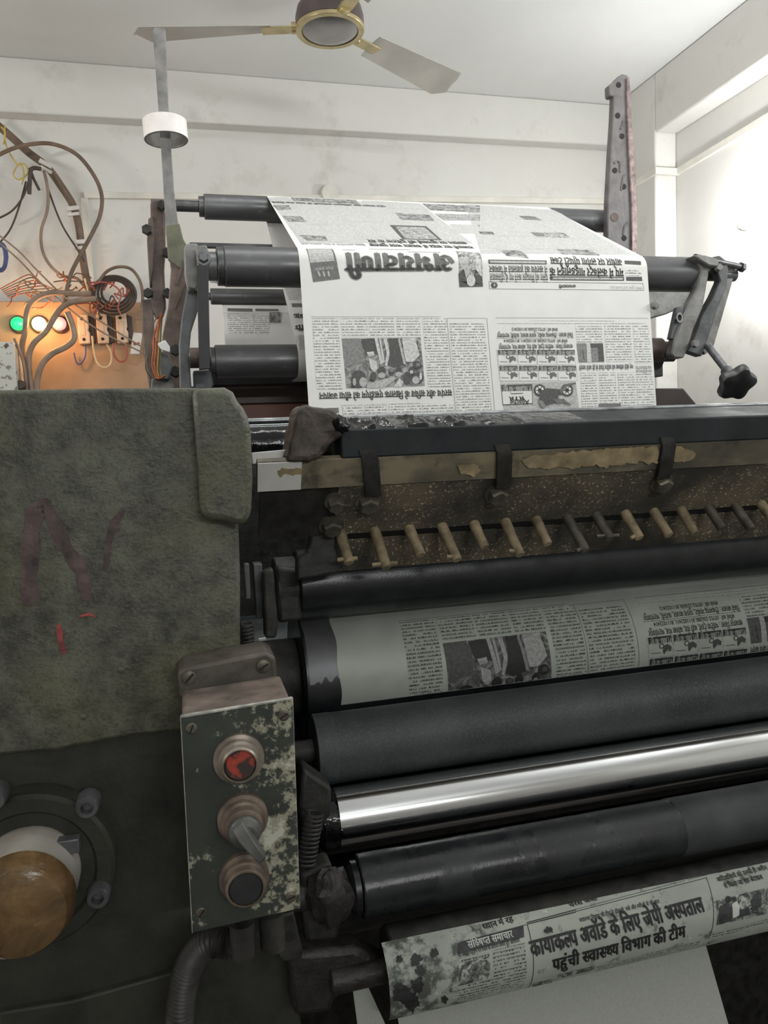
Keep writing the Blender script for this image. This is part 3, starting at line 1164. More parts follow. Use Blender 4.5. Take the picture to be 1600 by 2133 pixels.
PC = (.99, -.30)
RP = .089
t = thing('plate_cylinder', (.128, PC[0], PC[1]), 'black plate cylinder carrying the aluminium printing plate', 'roller')
G().xcyl(PC[0], PC[1], RP, .128, XE - .02, 96).build('cylinder_body', 'ink_film', t)
G().xcyl(PC[0], PC[1], .05, .05, .128, 32).build('journal', 'grime', t)
G().xcyl(PC[0], PC[1], .05, XE - .02, XE + .003, 32).build('journal', 'grime', t)


def cylp(c, r, x, th):
    return V((x, c[0] - r * math.sin(th), c[1] + r * math.cos(th)))


def ray_cyl(px, py, c, r):
    d = ray(px, py)
    A = d.y * d.y + d.z * d.z
    B = -2 * (d.y * c[0] + d.z * c[1])
    C_ = c[0] ** 2 + c[1] ** 2 - r * r
    ds = B * B - 4 * A * C_
    if ds < 0:
        s_ = -B / (2 * A)
    else:
        s_ = (-B - math.sqrt(ds)) / (2 * A)
    p = d * s_
    return p.x, math.atan2(-(p.y - c[0]), p.z - c[1])


# torn silver packing sheet on the bare end of the cylinder
g = G()
vs, fs = [], []
n = 26
for i in range(n + 1):
    x = .129 + (.172 - .129) * i / n
    for k in range(12):
        th = 0.15 + (1.38 + 0.05 * math.sin(i * .8) + .05 * mnoise.noise(V((i * .6, 3, 0))) - 0.15) * k / 11
        lft = 0.012 * max(0, (th - .6)) if i == 0 else 0
        vs.append(cylp(PC, RP + .0006, x + lft + (0.006 * (k / 11) if i < 2 else 0), th))
for i in range(n):
    for k in range(11):
        a = i * 12 + k
        fs.append((a, a + 1, a + 13, a + 12))
g.add(vs, fs)
g.build('packing_sheet', 'silver_sheet', t)

plate_root = t
t = roller('form_roller', 'broad matt black roller covering the lower edge of the printing plate', .87, -.355, .0405, .128, 'rubber')
g = G().lathe((.1285, .87, -.355), (1, 0, 0), [(0, .0412), (.02, .0412), (.022, .0405)], 60, caps=False)
g.build('sleeve_band', 'rubber', t)
t = roller('vibrator_roller', 'mirror bright chrome roller between two black rollers', .82, -.416, .0322, .140, 'chrome')
g = G()
vs = []


def rag(k, i):
    return 0.008 * mnoise.fractal(V((math.cos(i * .35) * 2, math.sin(i * .35) * 2, k)), .8, 2, 4) * (1 if k >= 2 else .3)


g.lathe((.118, .82, -.416), (1, 0, 0), [(0, .024), (.006, .033), (.016, .0335), (.0215, .0332), (.0225, .0318)], 60, rag=rag, caps=False)
g.build('caked_ink', 'ink_wet', t, noise=(.003, .008))

t = roller('wash_up_roller', 'heavy black roller streaked with wet ink above the newspaper covered guard', .74, -.4526, .031, .148, 'ink_roller', xs=.06)
pxr = PY(1432, 1720, .71).x
g = G().lathe((pxr, .74, -.4526), (1, 0, 0), [(0, .0311), (.002, .0316), (XE - .03 - pxr, .0316)], 60, caps=False)
g.build('dry_sleeve', 'rubber_grey', t)
g = G().lathe((.137, .74, -.4526), (1, 0, 0), [(0, .022), (.004, .026), (.010, .026)], 40)
g.build('end_collar', 'ink_film', t)
g = G().lathe((.118, .74, -.4526), (1, 0, 0), [(0, .016), (.006, .0215), (.016, .0215), (.019, .018)], 40)
g.build('end_collar', 'grime', t)

for y, z, r, lab in ((.93, -.452, .044, 'dark rubber roller deep between the matt black roller and the chrome roller'), (.862, -.532, .044, 'dark roller added to fill the gap below the chrome roller')):  # the one below the chrome roller is added to darken its gap
    roller('rubber_roller', lab, y, z, r, .135, 'ductor', xs=.10)
tag(G().xcyl(1.17, -.34, .085, .036, 1.209, 72).build('blanket_cylinder', 'rubber'), 'dark blanket cylinder deep behind the printing plate', 'roller')
tag(G().box(.036, 1.209, 1.262, 1.27, -1.3, -.02).build('dark_backing_plate', 'grime'), 'dark backing plate added to darken the gaps behind the rollers', 'plate')  # added sheet that keeps the gaps between the rollers dark

# bearing arms, spring and lumps between the casting and the roller ends
tz = thing('roller_bearing_block', (.10, .80, -.43), 'greasy bearing block carrying the ends of the lower black rollers', 'bearing')
g = G().prism(pxs([(632, 1600), (690, 1640), (688, 1700), (660, 1760), (648, 1810), (628, 1810), (622, 1700)], .79), (0, .03, 0))
g.build('arm', 'grime', tz, bevel=.004, noise=(.004, .02))
g = G().prism(pxs([(628, 1820), (690, 1800), (716, 1900), (700, 1985), (668, 2000), (640, 1990), (630, 1900)], .735), (0, .03, 0))
g.build('arm', 'grime', tz, bevel=.005, noise=(.005, .02))
g = G().blob(PY(690, 1870, .72), .022, .015, .03, .3, 2.5)
g.build('grease_lump', 'grease', tz)
tz = thing('lower_cross_bar', (.10, .71, -.56), 'thick greasy cross bar lying under the black rollers at the lower left', 'bar')
g = G().prism(pxs([(600, 1990), (740, 1975), (812, 2010), (805, 2055), (700, 2075), (690, 2110), (610, 2120)], .715), (0, .03, 0))
g.build('bar', 'grease', tz, bevel=.006, noise=(.008, .02))
tz = thing('roller_latch_plate', (.09, .80, -.23), 'dark bent latch plate with a hole below the push button box', 'bracket')
g = G().prism(pxs([(568, 1912), (612, 1900), (632, 1985), (628, 2000), (590, 2005), (578, 1990)], .69), (0, .012, 0))
g.build('plate', 'grime', tz, bevel=.002)
p = PY(604, 1950, .69)
g = G().lathe((p.x, .6905, p.z), (0, -1, 0), [(0, .0055), (.0012, .0055)], 16)
g.build('hole', 'hole', tz)


def spring(name, label, p0, p1, r, turns, wr, mat):
    p0, p1 = V(p0), V(p1)
    d = (p1 - p0)
    L = d.length
    d.normalize()
    u = d.orthogonal().normalized()
    v = d.cross(u)
    n_ = int(turns * 14)
    pts = [p0 + d * (L * i / n_) + (u * math.cos(2 * math.pi * i / 14) + v * math.sin(2 * math.pi * i / 14)) * r for i in range(n_ + 1)]
    return tag(G().tube(pts, wr, 6, 1).build(name, mat), label, 'spring')


spring('coil_spring', 'small dark coil spring beside the casting above the push button box', PY(513, 1296, .80), PY(517, 1366, .80), .0065, 9, .0016, 'grime')
spring('coil_spring', 'black coil spring right of the push button box beside the chrome roller end', PY(655, 1690, .755), PY(638, 1800, .745), .0085, 12, .0016, 'grime')
tz = thing('ductor_drive_lever', (.07, .93, -.19), 'dark pawl lever on the shaft of the satin ink roller', 'lever')
g = G().prism(pxs([(548, 1192), (570, 1184), (580, 1300), (576, 1330), (552, 1330)], .87), (0, .02, 0))
g.build('arm', 'grime', tz, bevel=.003)
g = G().obox(PY(515, 1210, .86), V((.003, 0, 0)), V((0, .004, 0)), V((0, 0, .02)))
g.build('pawl', 'steel_dark', tz, bevel=.001)
g = G().prism(pxs([(575, 1180), (625, 1185), (632, 1292), (580, 1300)], .905), (0, .02, 0))
g.build('cheek', 'grime', tz, bevel=.005)
tz = tag(G().prism(pxs([(539, 1331), (554, 1329), (557, 1347), (580, 1344), (580, 1350), (566, 1358), (541, 1357)], 1.06), (0, .004, 0)).build('torn_paper_scrap', 'paper'), 'small torn white paper scrap stuck in the dark gap beside the casting', 'paper')

# ------------------------------------------------------------------ ink fountain
XF0, XF1 = .072, 1.20
t = thing('ink_fountain', (XF0, .83, -.05), 'long ink duct with black wet top bar, stained tan blade and dusty apron', 'ink duct')


def slab(prof, x0, x1, th_, mi=0):
    """plate through (y,z) polyline, thickness to the back"""
    g = G()
    for (y0, z0), (y1, z1) in zip(prof[:-1], prof[1:]):
        d = V((0, y1 - y0, z1 - z0)).normalized()
        n_ = V((0, -d.z, d.y))
        if n_.y < 0:
            n_ = -n_
        g.prism([V((x0, y0, z0)), V((x1, y0, z0)), V((x1, y1, z1)), V((x0, y1, z1))], n_ * th_, mi)
    return g


xb0 = .158
g = G().prism([V((xb0, .775, -.0136)), V((xb0, .773, .0152)), V((xb0, .826, .0290)), V((xb0, .83, -.0136))], (XF1 - xb0, 0, 0))
g.build('top_bar', 'duct_bar', t, bevel=.002)
# wet ink lying on the top of the bar, thinning to the right
g = G()
nx, ny = 220, 14
vs = []
for i in range(nx + 1):
    x = .172 + (.44 - .172) * i / nx
    for k in range(ny + 1):
        s_ = k / ny
        y = .774 + .053 * s_
        z = .0152 + .0138 * s_
        e = max(0, 1 - i / nx)
        h_ = (.0010 + .0065 * min(1, e * 1.6) * max(0, mnoise.fractal(V((x * 60, y * 60, 1)), .9, 2, 3) + .25)) * math.sin(math.pi * min(1, .08 + s_ * .9)) ** .6
        if k in (0, ny) or i in (0, nx):
            h_ = -0.0005
        vs.append((x, y - .26 * h_, z + h_ * .96))
fs = [(i * (ny + 1) + k, i * (ny + 1) + k + 1, (i + 1) * (ny + 1) + k + 1, (i + 1) * (ny + 1) + k) for i in range(nx) for k in range(ny)]
g.add(vs, fs)
g.build('wet_ink', 'ink_wet', t)
segs = [(768, 782), (1046, 1058), (1384, 1396)]
g = slab([(.777, -.0136), (.795, -.0441)], XF0, XF1, .008)
g.build('blade_plate', 'tan', t, bevel=.0008)
g = slab([(.7755, -.0150), (.7938, -.0440)], XF0 + .0004, PY(628, 995, .785).x, .001)
g.build('bare_blade_end', 'tan_grey', t)
g = G()
for pts in ([(1085, 958), (1110, 948), (1180, 940), (1300, 930), (1368, 930), (1372, 962), (1330, 960), (1290, 968), (1200, 972), (1100, 974)], [(1398, 932), (1420, 930), (1450, 944), (1440, 956), (1405, 964)], [(950, 968), (985, 962), (1003, 978), (985, 992), (962, 984)], [(578, 978), (628, 972), (626, 985), (580, 990)]):
    vs = []
    fine = []
    for i in range(len(pts)):
        (a0, b0), (a1, b1) = pts[i], pts[(i + 1) % len(pts)]
        m_ = max(2, int(math.hypot(a1 - a0, b1 - b0) / 5))
        for j in range(m_):
            a, b = a0 + (a1 - a0) * j / m_, b0 + (b1 - b0) * j / m_
            fine.append((a + 5 * mnoise.fractal(V((a * .06, b * .06, 0)), .8, 2, 4), b + 6 * mnoise.fractal(V((a * .06, b * .06, 9)), .8, 2, 4)))
    for a, b in fine:
        d = ray(a, b)
        # plane through (.777,-.0136)-(.795,-.0441)
        ny_, nz_ = .0305, .018
        s_ = (.777 * ny_ + -.0136 * nz_) / (d.y * ny_ + d.z * nz_) if True else 0
        p = d * s_
        vs.append(p + V((0, -.0016, -.0009)))
    g = G().add(vs, [tuple(range(len(vs)))])
    g.build('ochre_stain', 'tan_yellow', t)
g = slab([(.797, -.0441), (.845, -.0997)], xb0, XF1, .012)
g.build('apron', 'apron', t)
g = slab([(.800, -.0441), (.845, -.0997)], XF0 + .004, xb0, .012)
g.build('apron_end', 'grime', t)
g = slab([(.861, -.1085), (.887, -.149)], xb0 - .018, XF1, .010)
g.build('lip', 'apron', t, bevel=.0008)
g = slab([(.8470, -.0990), (.8622, -.1083)], xb0, XF1, .012)
g.build('slot_shade_filler', 'hole', t)  # near-black filler painting the slot's shade and covering the lit lip edge
# grey light end ledge behind the bare blade
g = G().prism(pxs([(524, 943), (600, 936), (606, 962), (526, 968)], .80), (0, .01, 0))
g.build('end_ledge', 'tan_grey', t, bevel=.001)
# fountain end block, crusted with ink
g = G()
pts = [(596, 962), (608, 915), (616, 870), (622, 848), (640, 842), (690, 852), (712, 866), (722, 886), (716, 905), (690, 925), (668, 955), (640, 962)]
q = pxs(pts, .768)
g.prism(q, (0, .06, 0))
g.build('end_block', 'grime_brown', t, bevel=.006, sub=2, noise=(.007, .012))
g = G().blob(PY(706, 884, .778), .010, .02, .009, .35, 3, seed=3)
g.build('ink_lump', 'ink_wet', t)
# clamp fingers and dark shadowless straps over the blade
for a in (770, 1046, 1384):
    x = PY(a, 985, .785).x
    wd_ = .0095
    vs = []
    g = G()
    path = [(.7735, -.006, -.004), (.7745, -.0165, 0), (.7835, -.034, .003), (.7925, -.050, .006), (.801, -.056, .008)]
    l = [V((x + o_ - wd_, y - .0015, z)) for y, z, o_ in path]
    r = [V((x + o_ + wd_ * .8, y - .0015, z)) for y, z, o_ in path]
    nn = len(path)
    bk_ = [p + V((0, .004, .001)) for p in l + r]
    g.add(l + r + bk_, [(i, i + 1, nn + i + 1, nn + i) for i in range(nn - 1)] + [(i, 2 * nn + i, 2 * nn + i + 1, i + 1) for i in range(nn - 1)] + [(nn + i, nn + i + 1, 3 * nn + i + 1, 3 * nn + i) for i in range(nn - 1)])
    g.build('clamp_strap', 'grime', t)
for a, b, r in ((766, 1044, .0115), (1034, 1026, .0115), (1377, 1003, .0115), (698, 1044, .0095), (690, 1092, .0115)):
    d = ray(a, b)
    ny_, nz_ = .0556, .048
    s_ = (.797 * ny_ - .0441 * nz_) / (d.y * ny_ + d.z * nz_)
    p = d * s_
    dv = V((0, -.76, -.65))
    g = G()
    g.lathe(p, dv, [(-.003, r * 1.25), (.002, r * 1.25)], 22)
    hexhead(g, p, dv, r, .012)
    g.build('hex_bolt', 'bolt', t)
# bracket at the lower left of the apron
g = G().prism(pxs([(655, 1085), (700, 1062), (708, 1100), (700, 1140), (720, 1190), (618, 1210), (620, 1160), (640, 1150)], .845), (0, .02, 0))
g.build('end_bracket', 'grime', t, bevel=.003)
# duct keys
prng = random.Random(4)
for k in range(15):
    x = .1665 + .04 * k
    dk = k in (7, 8, 12, 13)
    L = (.052, .062, .050, .060, .046, .060, .048, .062, .048, .050, .050, .050, .046, .050, .050)[k]
    base = V((x - .001, .846, -.094))
    d = V((.10 + prng.uniform(-.04, .04), -.62, -.74)).normalized()
    g = G().lathe(base + V((0, .006, .006)), d, [(0, .0062), (L * .5, .0064), (L * .55, .0058), (L, .0060), (L + .0015, .0048)], 16)
    o = g.build('duct_key', 'key_dark' if dk else 'key', t)
    if k in (0, 1, 3, 5, 7, 8, 9):
        cpt = base + d * (L - .012)
        a_ = V((1, prng.uniform(-.3, .3), prng.uniform(-.2, .4))).normalized()
        ln_ = .014 if k in (1, 8) else .011
        g = G().rod(cpt - a_ * ln_, cpt + a_ * ln_ * (1 if k in (0, 1, 8) else .4), .0024, 8)
        g.build('cross_pin', 'key_dark' if dk else 'key', o)

# ------------------------------------------------------------------ small inked roller end and steel rods behind the duct
t = thing('ink_transfer_roller', PY(560, 920, .96), 'short glossy black roller end between the casting and the crusted duct end', 'roller')
p = PY(560, 921, .96)
g = G().xcyl(.985, p.z - .004, .024, PY(522, 920, .96).x, 1.2, 48)
g.build('roller_body', 'ink_wet', t)
for i, (zpx, lab) in enumerate(((876, 'upper'), (888, 'lower'))):
    p = PY(565, zpx, 1.12)
    r_ = tag(G().xcyl(1.12 + .01 * i, p.z, .0045, .037, 1.212, 16).build('steel_rod', 'steel'), lab + ' of two thin steel rods behind the crusted duct end', 'rod', None)
p = PY(560, 905, 1.14)
tag(G().box(.036, 1.21, 1.14, 1.16, p.z - .012, p.z + .004).build('cross_bar', 'black', bevel=.001), 'flat dark cross bar below the thin steel rods behind the duct end', 'bar')

# ------------------------------------------------------------------ guide rollers above the press
RA, RB, RC = (1.44, .16, .030), (1.765, .530, .0265), (1.379, .315, .0340)
XW0, XW1 = .2155, .8955


def guide(name, label, c, r, x0, x1, prof, mat='roller_steel'):
    t = thing(name, (x0, c[0], c[1]), label, 'roller')
    G().xcyl(c[0], c[1], r, x0, x1, 64).build('roller_body', mat, t)
    for nm, a, b, rr, m_ in prof:
        G().xcyl(c[0], c[1], rr, a, b, 32, ch=.001).build(nm, m_, t)
    return t


xa = PY(425, 430, 1.765).x
xb = PY(1290, 450, 1.765).x
xs = PY(345, 430, 1.765).x
guide('guide_roller', 'upper rear steel guide roller the newspaper web comes over', RB, .0265, xa, xb - .012,
      [('end_cap', xa - .011, xa, .0215, 'steel_dark'), ('shaft', xs - .03, xa - .011, .012, 'steel_dark'), ('end_cap', xb - .012, xb + .004, .022, 'steel_dark')])
xa = PY(466, 545, 1.379).x
xb = PY(1452, 570, 1.379).x
t = guide('guide_roller', 'front steel guide roller where the newspaper web turns downward', RC, .0340, xa, xb,
          [('end_cap', xa - .012, xa, .0325, 'steel_dark'), ('hub', xa - .030, xa - .012, .024, 'hub'), ('shaft', .045, xa - .03, .012, 'steel_dark'), ('shaft', xb, xb + .09, .012, 'steel_dark')])
xa = PY(448, 745, 1.44).x
guide('guide_roller', 'dark lower guide roller under the back of the newspaper web', RA, .030, xa, .98,
      [('end_cap', xa - .012, xa, .026, 'steel_dark'), ('shaft', xa - .05, xa - .012, .011, 'steel_dark'), ('shaft', .98, 1.02, .012, 'steel_dark')], 'roller_steel')
p0, p1 = PY(438, 598, 1.9), PY(438, 632, 1.9)
guide('guide_roller', 'slim dark guide roller in the background seen through the left bracket', (1.915, (p0.z + p1.z) / 2), (p0.z - p1.z) / 2, p0.x, 1.0,
      [('shaft', p0.x - .05, p0.x, .009, 'steel_dark')], 'roller_steel')
q0, q1 = PY(1361, 701, 1.36), PY(1361, 751, 1.36)
x1_ = PY(1402, 725, 1.36).x
t = guide('guide_roller', 'brownish lower guide roller end held by the right bracket', (1.385, (q0.z + q1.z) / 2), (q0.z - q1.z) / 2 * 1.02, .50, x1_ - .012,
          [('end_cap', x1_ - .012, x1_ + .01, .017, 'rust')], 'rust')

# beams at the foot of the far unit
a0, a1 = PY(402, 776, 1.52), PY(402, 804, 1.52)
tag(G().box(a0.x, 1.05, 1.52, 1.56, a1.z, a0.z).build('cross_beam', 'black', bevel=.002), 'black cross beam under the dark lower guide roller', 'beam')
a0, a1, a2 = PY(450, 803, 1.57), PY(450, 843, 1.57), PY(450, 872, 1.58)
tag(G().box(.02, 1.05, 1.57, 1.62, a1.z, a0.z - .0006).build('cross_beam', 'brown_dark', bevel=.002), 'dark brown flat cross beam behind the tall green casting', 'beam')
tag(G().box(.02, 1.05, 1.575, 1.615, a2.z - .02, a1.z - .0006).build('cross_beam', 'brown', bevel=.002), 'red brown cross beam, lowest of the three behind the casting', 'beam')
a0, a1 = PY(395, 505, 1.745), PY(395, 514, 1.745)
tag(G().box(a0.x, 1.06, 1.7425, 1.758, a1.z, a0.z).build('tie_bar', 'bracket_dark', bevel=.001), 'thin dark tie bar behind the front guide roller', 'bar')

# ------------------------------------------------------------------ the printed web
A2 = [(1.78, .122), (1.46, .1295)]
path = list(A2)


def arc(c, r, a0, a1, n):
    return [(c[0] + r * math.cos(math.radians(a0 + (a1 - a0) * i / n)), c[1] + r * math.sin(math.radians(a0 + (a1 - a0) * i / n))) for i in range(n + 1)]


e = .0006
path += arc(RA, RA[2] + e, -92, -228, 14)
iA = len(path) - 1
path += arc(RB, RB[2] + e, -48, 119, 18)
iB = len(path) - 1
path += arc(RC, RC[2] + e, 119, 174, 12)
path += [(1.318, .042), (1.302, -.12), (1.30, -.17)]
ss = [0.0]
for (y0, z0), (y1, z1) in zip(path[:-1], path[1:]):
    ss.append(ss[-1] + math.hypot(y1 - y0, z1 - z0))


def wpt(a, s, lift=0.0):
    s = min(max(s, 0), ss[-1] - 1e-6)
    k = max(i for i in range(len(ss)) if ss[i] <= s)
    k = min(k, len(ss) - 2)
    u = (s - ss[k]) / (ss[k + 1] - ss[k])
    (y0, z0), (y1, z1) = path[k], path[k + 1]
    d = V((0, y1 - y0, z1 - z0)).normalized()
    n_ = V((0, d.z, -d.y))
    return V((a, y0 + (y1 - y0) * u, z0 + (z1 - z0) * u)) + n_ * lift


def winv(k0, k1):
    def f(px, py):
        d = ray(px, py)
        best = None
        for k in range(k0, k1):
            (y0, z0), (y1, z1) = path[k], path[k + 1]
            ny_, nz_ = z1 - z0, -(y1 - y0)
            den = d.y * ny_ + d.z * nz_
            if abs(den) < 1e-9:
                continue
            t_ = (y0 * ny_ + z0 * nz_) / den
            p = d * t_
            L2 = (y1 - y0) ** 2 + (z1 - z0) ** 2
            u = ((p.y - y0) * (y1 - y0) + (p.z - z0) * (z1 - z0)) / L2
            ov = max(0, -u, u - 1)
            key = (round(ov * math.sqrt(L2), 4), t_)
            if best is None or key < best[0]:
                best = (key, p.x, ss[k] + min(max(u, 0), 1) * math.sqrt(L2))
        return best[1], best[2]
    return f


PM = ['paper', 'p_ink', 'p_mid', 'p_light', 'p_pale', 'p_grey', 'p_photo', 'p_photo_b', 'p_text', 'p_text_fine']
g = G()
nx = 2
vs, fs = [], []
for y, z in path:
    for i in range(nx + 1):
        vs.append((XW0 + (XW1 - XW0) * i / nx, y, z))
for k in range(len(path) - 1):
    for i in range(nx):
        a = k * (nx + 1) + i
        fs.append((a, a + 1, a + nx + 2, a + nx + 1))
g.add(vs, fs, 0, [(v[0], v[1]) for v in vs])
idx = {m_: i for i, m_ in enumerate(PM)}
idx.update({'ink': 1, 'mid': 2, 'light': 3, 'pale': 4, 'grey': 5, 'photo': 6, 'photo_b': 7, 'text': 8, 'fine': 9, 'paper': 0})
W = Sheet(g, wpt, winv(iB, len(path) - 1), idx)


def crop(sx, sy, k, pts):
    return [(sx + a * k, sy + b * k) for a, b in pts]


def R(x0, y0, x1, y1, sk=0.0, tilt=0.0):
    """pixel box; sk shifts the lower edge sideways, tilt lowers the right side"""
    return [(x0, y0), (x1, y0 + tilt), (x1 + sk, y1 + tilt), (x0 + sk, y1)]


def lower_page(S):
    """the part of the page below the fold line, in photograph coordinates on the web"""
    S.line((648, 660), (918, 660), 'ink', .0005)
    # text columns
    for x0, x1, x2, x3, y0, y1 in ((650, 704, 713, 660, 663, 811), (709, 764, 766, 713, 663, 702), (767, 820, 823, 770, 663, 702), (825, 874, 877, 828, 663, 702), (880, 929, 940, 892, 663, 806)):
        S.quad([(x0, y0), (x1, y0), (x2, y1), (x3, y1)], 'text', n=2)
    S.line((931, 663), (950, 868), 'ink', .0006)
    S.line((931, 663), (1012, 663), 'ink', .0005)
    S.quad([(936, 672), (1009, 674), (1025, 861), (952, 862)], 'text', n=2)
    S.line((1014, 662), (1031, 862), 'ink', .0006)
    # photograph with people
    P_ = lambda pts: crop(640, 660, .2, pts)
    S.quad(P_([(360, 225), (1180, 215), (1225, 720), (408, 746)]), 'photo', lv=1, n=2)
    S.poly(P_([(360, 225), (545, 223), (575, 330), (590, 470), (500, 500), (395, 520)]), 'mid', 2)
    S.poly(P_([(555, 230), (710, 225), (745, 400), (650, 370), (610, 400)]), 'ink', 2)
    S.poly(P_([(850, 225), (945, 222), (990, 430), (1010, 500), (900, 530), (840, 500), (860, 400)]), 'ink', 2)
    for pl, m_ in (([(700, 224), (730, 224), (790, 480), (760, 500)], 'pale'), ([(745, 224), (765, 224), (805, 470), (790, 480)], 'pale'), ([(790, 224), (828, 224), (858, 380), (830, 520), (808, 500), (826, 380)], 'pale'),
                   ([(945, 240), (965, 235), (1010, 420), (1030, 500), (1000, 490)], 'light'), ([(985, 222), (1120, 219), (1170, 400), (1100, 470), (1030, 470), (1010, 400)], 'pale'),
                   ([(615, 370), (690, 360), (700, 400), (640, 415)], 'pale'), ([(640, 430), (720, 460), (735, 540), (700, 580), (660, 540)], 'pale'),
                   ([(620, 700), (900, 620), (930, 640), (800, 740), (620, 742)], 'light'), ([(960, 640), (1000, 680), (980, 730), (900, 728)], 'pale')):
        S.poly(P_(pl), m_, 3)
    for c_, rx, ry, m_ in (((535, 650), 80, 95, 'ink'), ((775, 570), 42, 55, 'ink'), ((690, 620), 32, 48, 'ink'), ((875, 575), 30, 40, 'ink'), ((950, 560), 34, 50, 'ink'), ((1085, 560), 32, 45, 'ink'), ((1140, 500), 44, 42, 'ink'), ((1040, 640), 40, 70, 'ink'), ((1150, 640), 60, 60, 'ink')):
        S.disc(P_([c_])[0], rx * .2, ry * .2, m_, 4)
    for c_, rx, ry, m_ in (((580, 680), 40, 50, 'light'), ((490, 680), 18, 40, 'light'), ((775, 610), 40, 30, 'light'), ((950, 600), 36, 26, 'light'), ((877, 560), 20, 20, 'mid'), ((1130, 660), 40, 40, 'light'), ((1150, 500), 22, 20, 'mid'), ((1085, 575), 20, 20, 'light'), ((1180, 620), 14, 40, 'pale')):
        S.disc(P_([c_])[0], rx * .2, ry * .2, m_, 5)
    # right hand page
    S.line((1032, 662), (1350, 663), 'ink', .0005)
    S.quad([(1107, 665), (1280, 666), (1280, 669), (1107, 668)], 'text', n=1)
    S.quad([(1036, 671), (1345, 671.5), (1345, 674.5), (1036, 674)], 'text', n=1)
    Q = lambda pts: crop(1020, 660, .21875, pts)
    S.text('संपर्क करें : 07752-233650, 8111022412', *Q([(648, 104), (208, 104)]), .0052, 'ink', .02)
    S.text('जिले बाजार : टीकमगढ़ मार्केट, पुराना बाजार, करोली, भटगांवपुर', *Q([(790, 148), (70, 156)]), .0070, 'ink', .02)
    S.line(*Q([(64, 204), (800, 200)]), 'ink', .0005)
    S.text('संपर्क करें : 07752-236200, 8111022411, 8111022414', *Q([(740, 212), (134, 214)]), .0052, 'ink', .02)
    S.text('शाजापुर जिला : भाटिया ट्रेडर्स, बड़ी रोड, कोरबा गंज, भटगांवपुर', *Q([(790, 258), (86, 266)]), .0070, 'ink', .02)
    S.quad(Q([(62, 314), (806, 312), (838, 604), (100, 622)]), 'pale', lv=1, n=2)
    prices = [['₹1,000/- की छूट', '₹1,500/- की छूट', '₹3,500/- की छूट', '₹3,800/- की छूट'], ['₹1,500/- की छूट', '₹2,000/- की छूट', '₹2,800/- की छूट', '₹4,800/- की छूट']]
    for r_ in range(2):
        for c_ in range(4):
            x0 = (78, 266, 452, 636)[c_] + r_ * (14 + (3 - c_) * 0)
            y0 = 316 + r_ * 152
            x1, y1 = x0 + 172, y0 + 140
            S.quad(Q([(x0, y0), (x1, y0), (x1 + 8, y1), (x0 + 8, y1)]), 'paper', lv=2, n=1)
            S.quad(Q([(x0, y0), (x1, y0), (x1 + 2, y0 + 46), (x0 + 2, y0 + 46)]), 'ink', lv=3, n=1)
            S.text(prices[r_][c_], *Q([(x1 - 4, y0 + 12), (x0 + 12, y0 + 12)]), .0060, 'paper', .03, 4)
            S.disc(Q([(x0 + 96, y0 + 66)])[0], 4.2, 4.2, 'ink', 3)
            S.disc(Q([(x0 + 96, y0 + 66)])[0], 2.7, 2.7, 'paper', 4)
            S.poly(Q([(x0 + 104, y0 + 70), (x0 + 140, y0 + 56), (x0 + 172, y0 + 78), (x0 + 168, y0 + 108), (x0 + 140, y0 + 96), (x0 + 116, y0 + 128), (x0 + 108, y0 + 110)]), 'grey', 3)
            S.line(*Q([(x0 + 20, y0 + 112), (x0 + 92, y0 + 114)]), 'grey', .001, 3)
    S.quad(Q([(100, 634), (820, 616), (850, 868), (140, 930)]), 'light', lv=1, n=3)
    S.quad(Q([(108, 650), (405, 640), (410, 830), (124, 842)]), 'ink', lv=2, n=2)
    S.quad(Q([(116, 712), (400, 704), (404, 822), (128, 834)]), 'paper', lv=3, n=2)
    S.text('₹ 10,000/- की छूट', *Q([(392, 660), (124, 668)]), .0080, 'paper', .03, 3)
    S.text('Apache', *Q([(372, 790), (190, 796)]), .0080, 'ink', .03, 4)
    S.text('RTR', *Q([(322, 758), (180, 762)]), .0058, 'ink', .04, 4)
    S.line(*Q([(315, 728), (200, 733)]), 'ink', .0014, 4)
    # motorcycle, wheels uppermost
    for c_, rr in ((475, 700), 58), ((735, 700), 60):
        S.disc(Q([c_])[0], rr * .22, rr * .22, 'ink', 2, 20)
        S.disc(Q([c_])[0], rr * .15, rr * .15, 'paper', 3, 20)
        S.disc(Q([c_])[0], rr * .07, rr * .07, 'ink', 4, 12)
        for k in range(3):
            a = k * 1.05
            S.line(Q([(c_[0] - rr * .8 * math.cos(a), c_[1] - rr * .8 * math.sin(a))])[0], Q([(c_[0] + rr * .8 * math.cos(a), c_[1] + rr * .8 * math.sin(a))])[0], 'ink', .0014, 4)
    S.poly(Q([(470, 720), (540, 680), (660, 690), (700, 740), (640, 760), (660, 800), (600, 830), (520, 845), (470, 800)]), 'ink', 5)
    S.poly(Q([(450, 790), (500, 800), (530, 850), (515, 880), (480, 850)]), 'mid', 6)
    S.poly(Q([(600, 790), (700, 780), (780, 850), (700, 820), (640, 830)]), 'grey', 6)
    S.poly(Q([(660, 700), (730, 640), (815, 625), (820, 640), (740, 660), (680, 730)]), 'grey', 6)
    S.poly(Q([(650, 750), (760, 770), (790, 800), (760, 820), (660, 790)]), 'light', 6)
    # columns right of the advertisement
    S.quad(Q([(818, 90), (1068, 86), (1074, 250), (832, 252)]), 'text')
    S.quad(Q([(1090, 84), (1340, 82), (1362, 424), (1114, 430)]), 'text')
    S.quad(Q([(1362, 82), (1510, 80), (1540, 440), (1386, 446)]), 'text')
    S.quad(Q([(826, 254), (1078, 250), (1092, 430), (848, 436)]), 'mid')
    S.poly(Q([(920, 252), (956, 252), (972, 432), (930, 433)]), 'pale', 2)
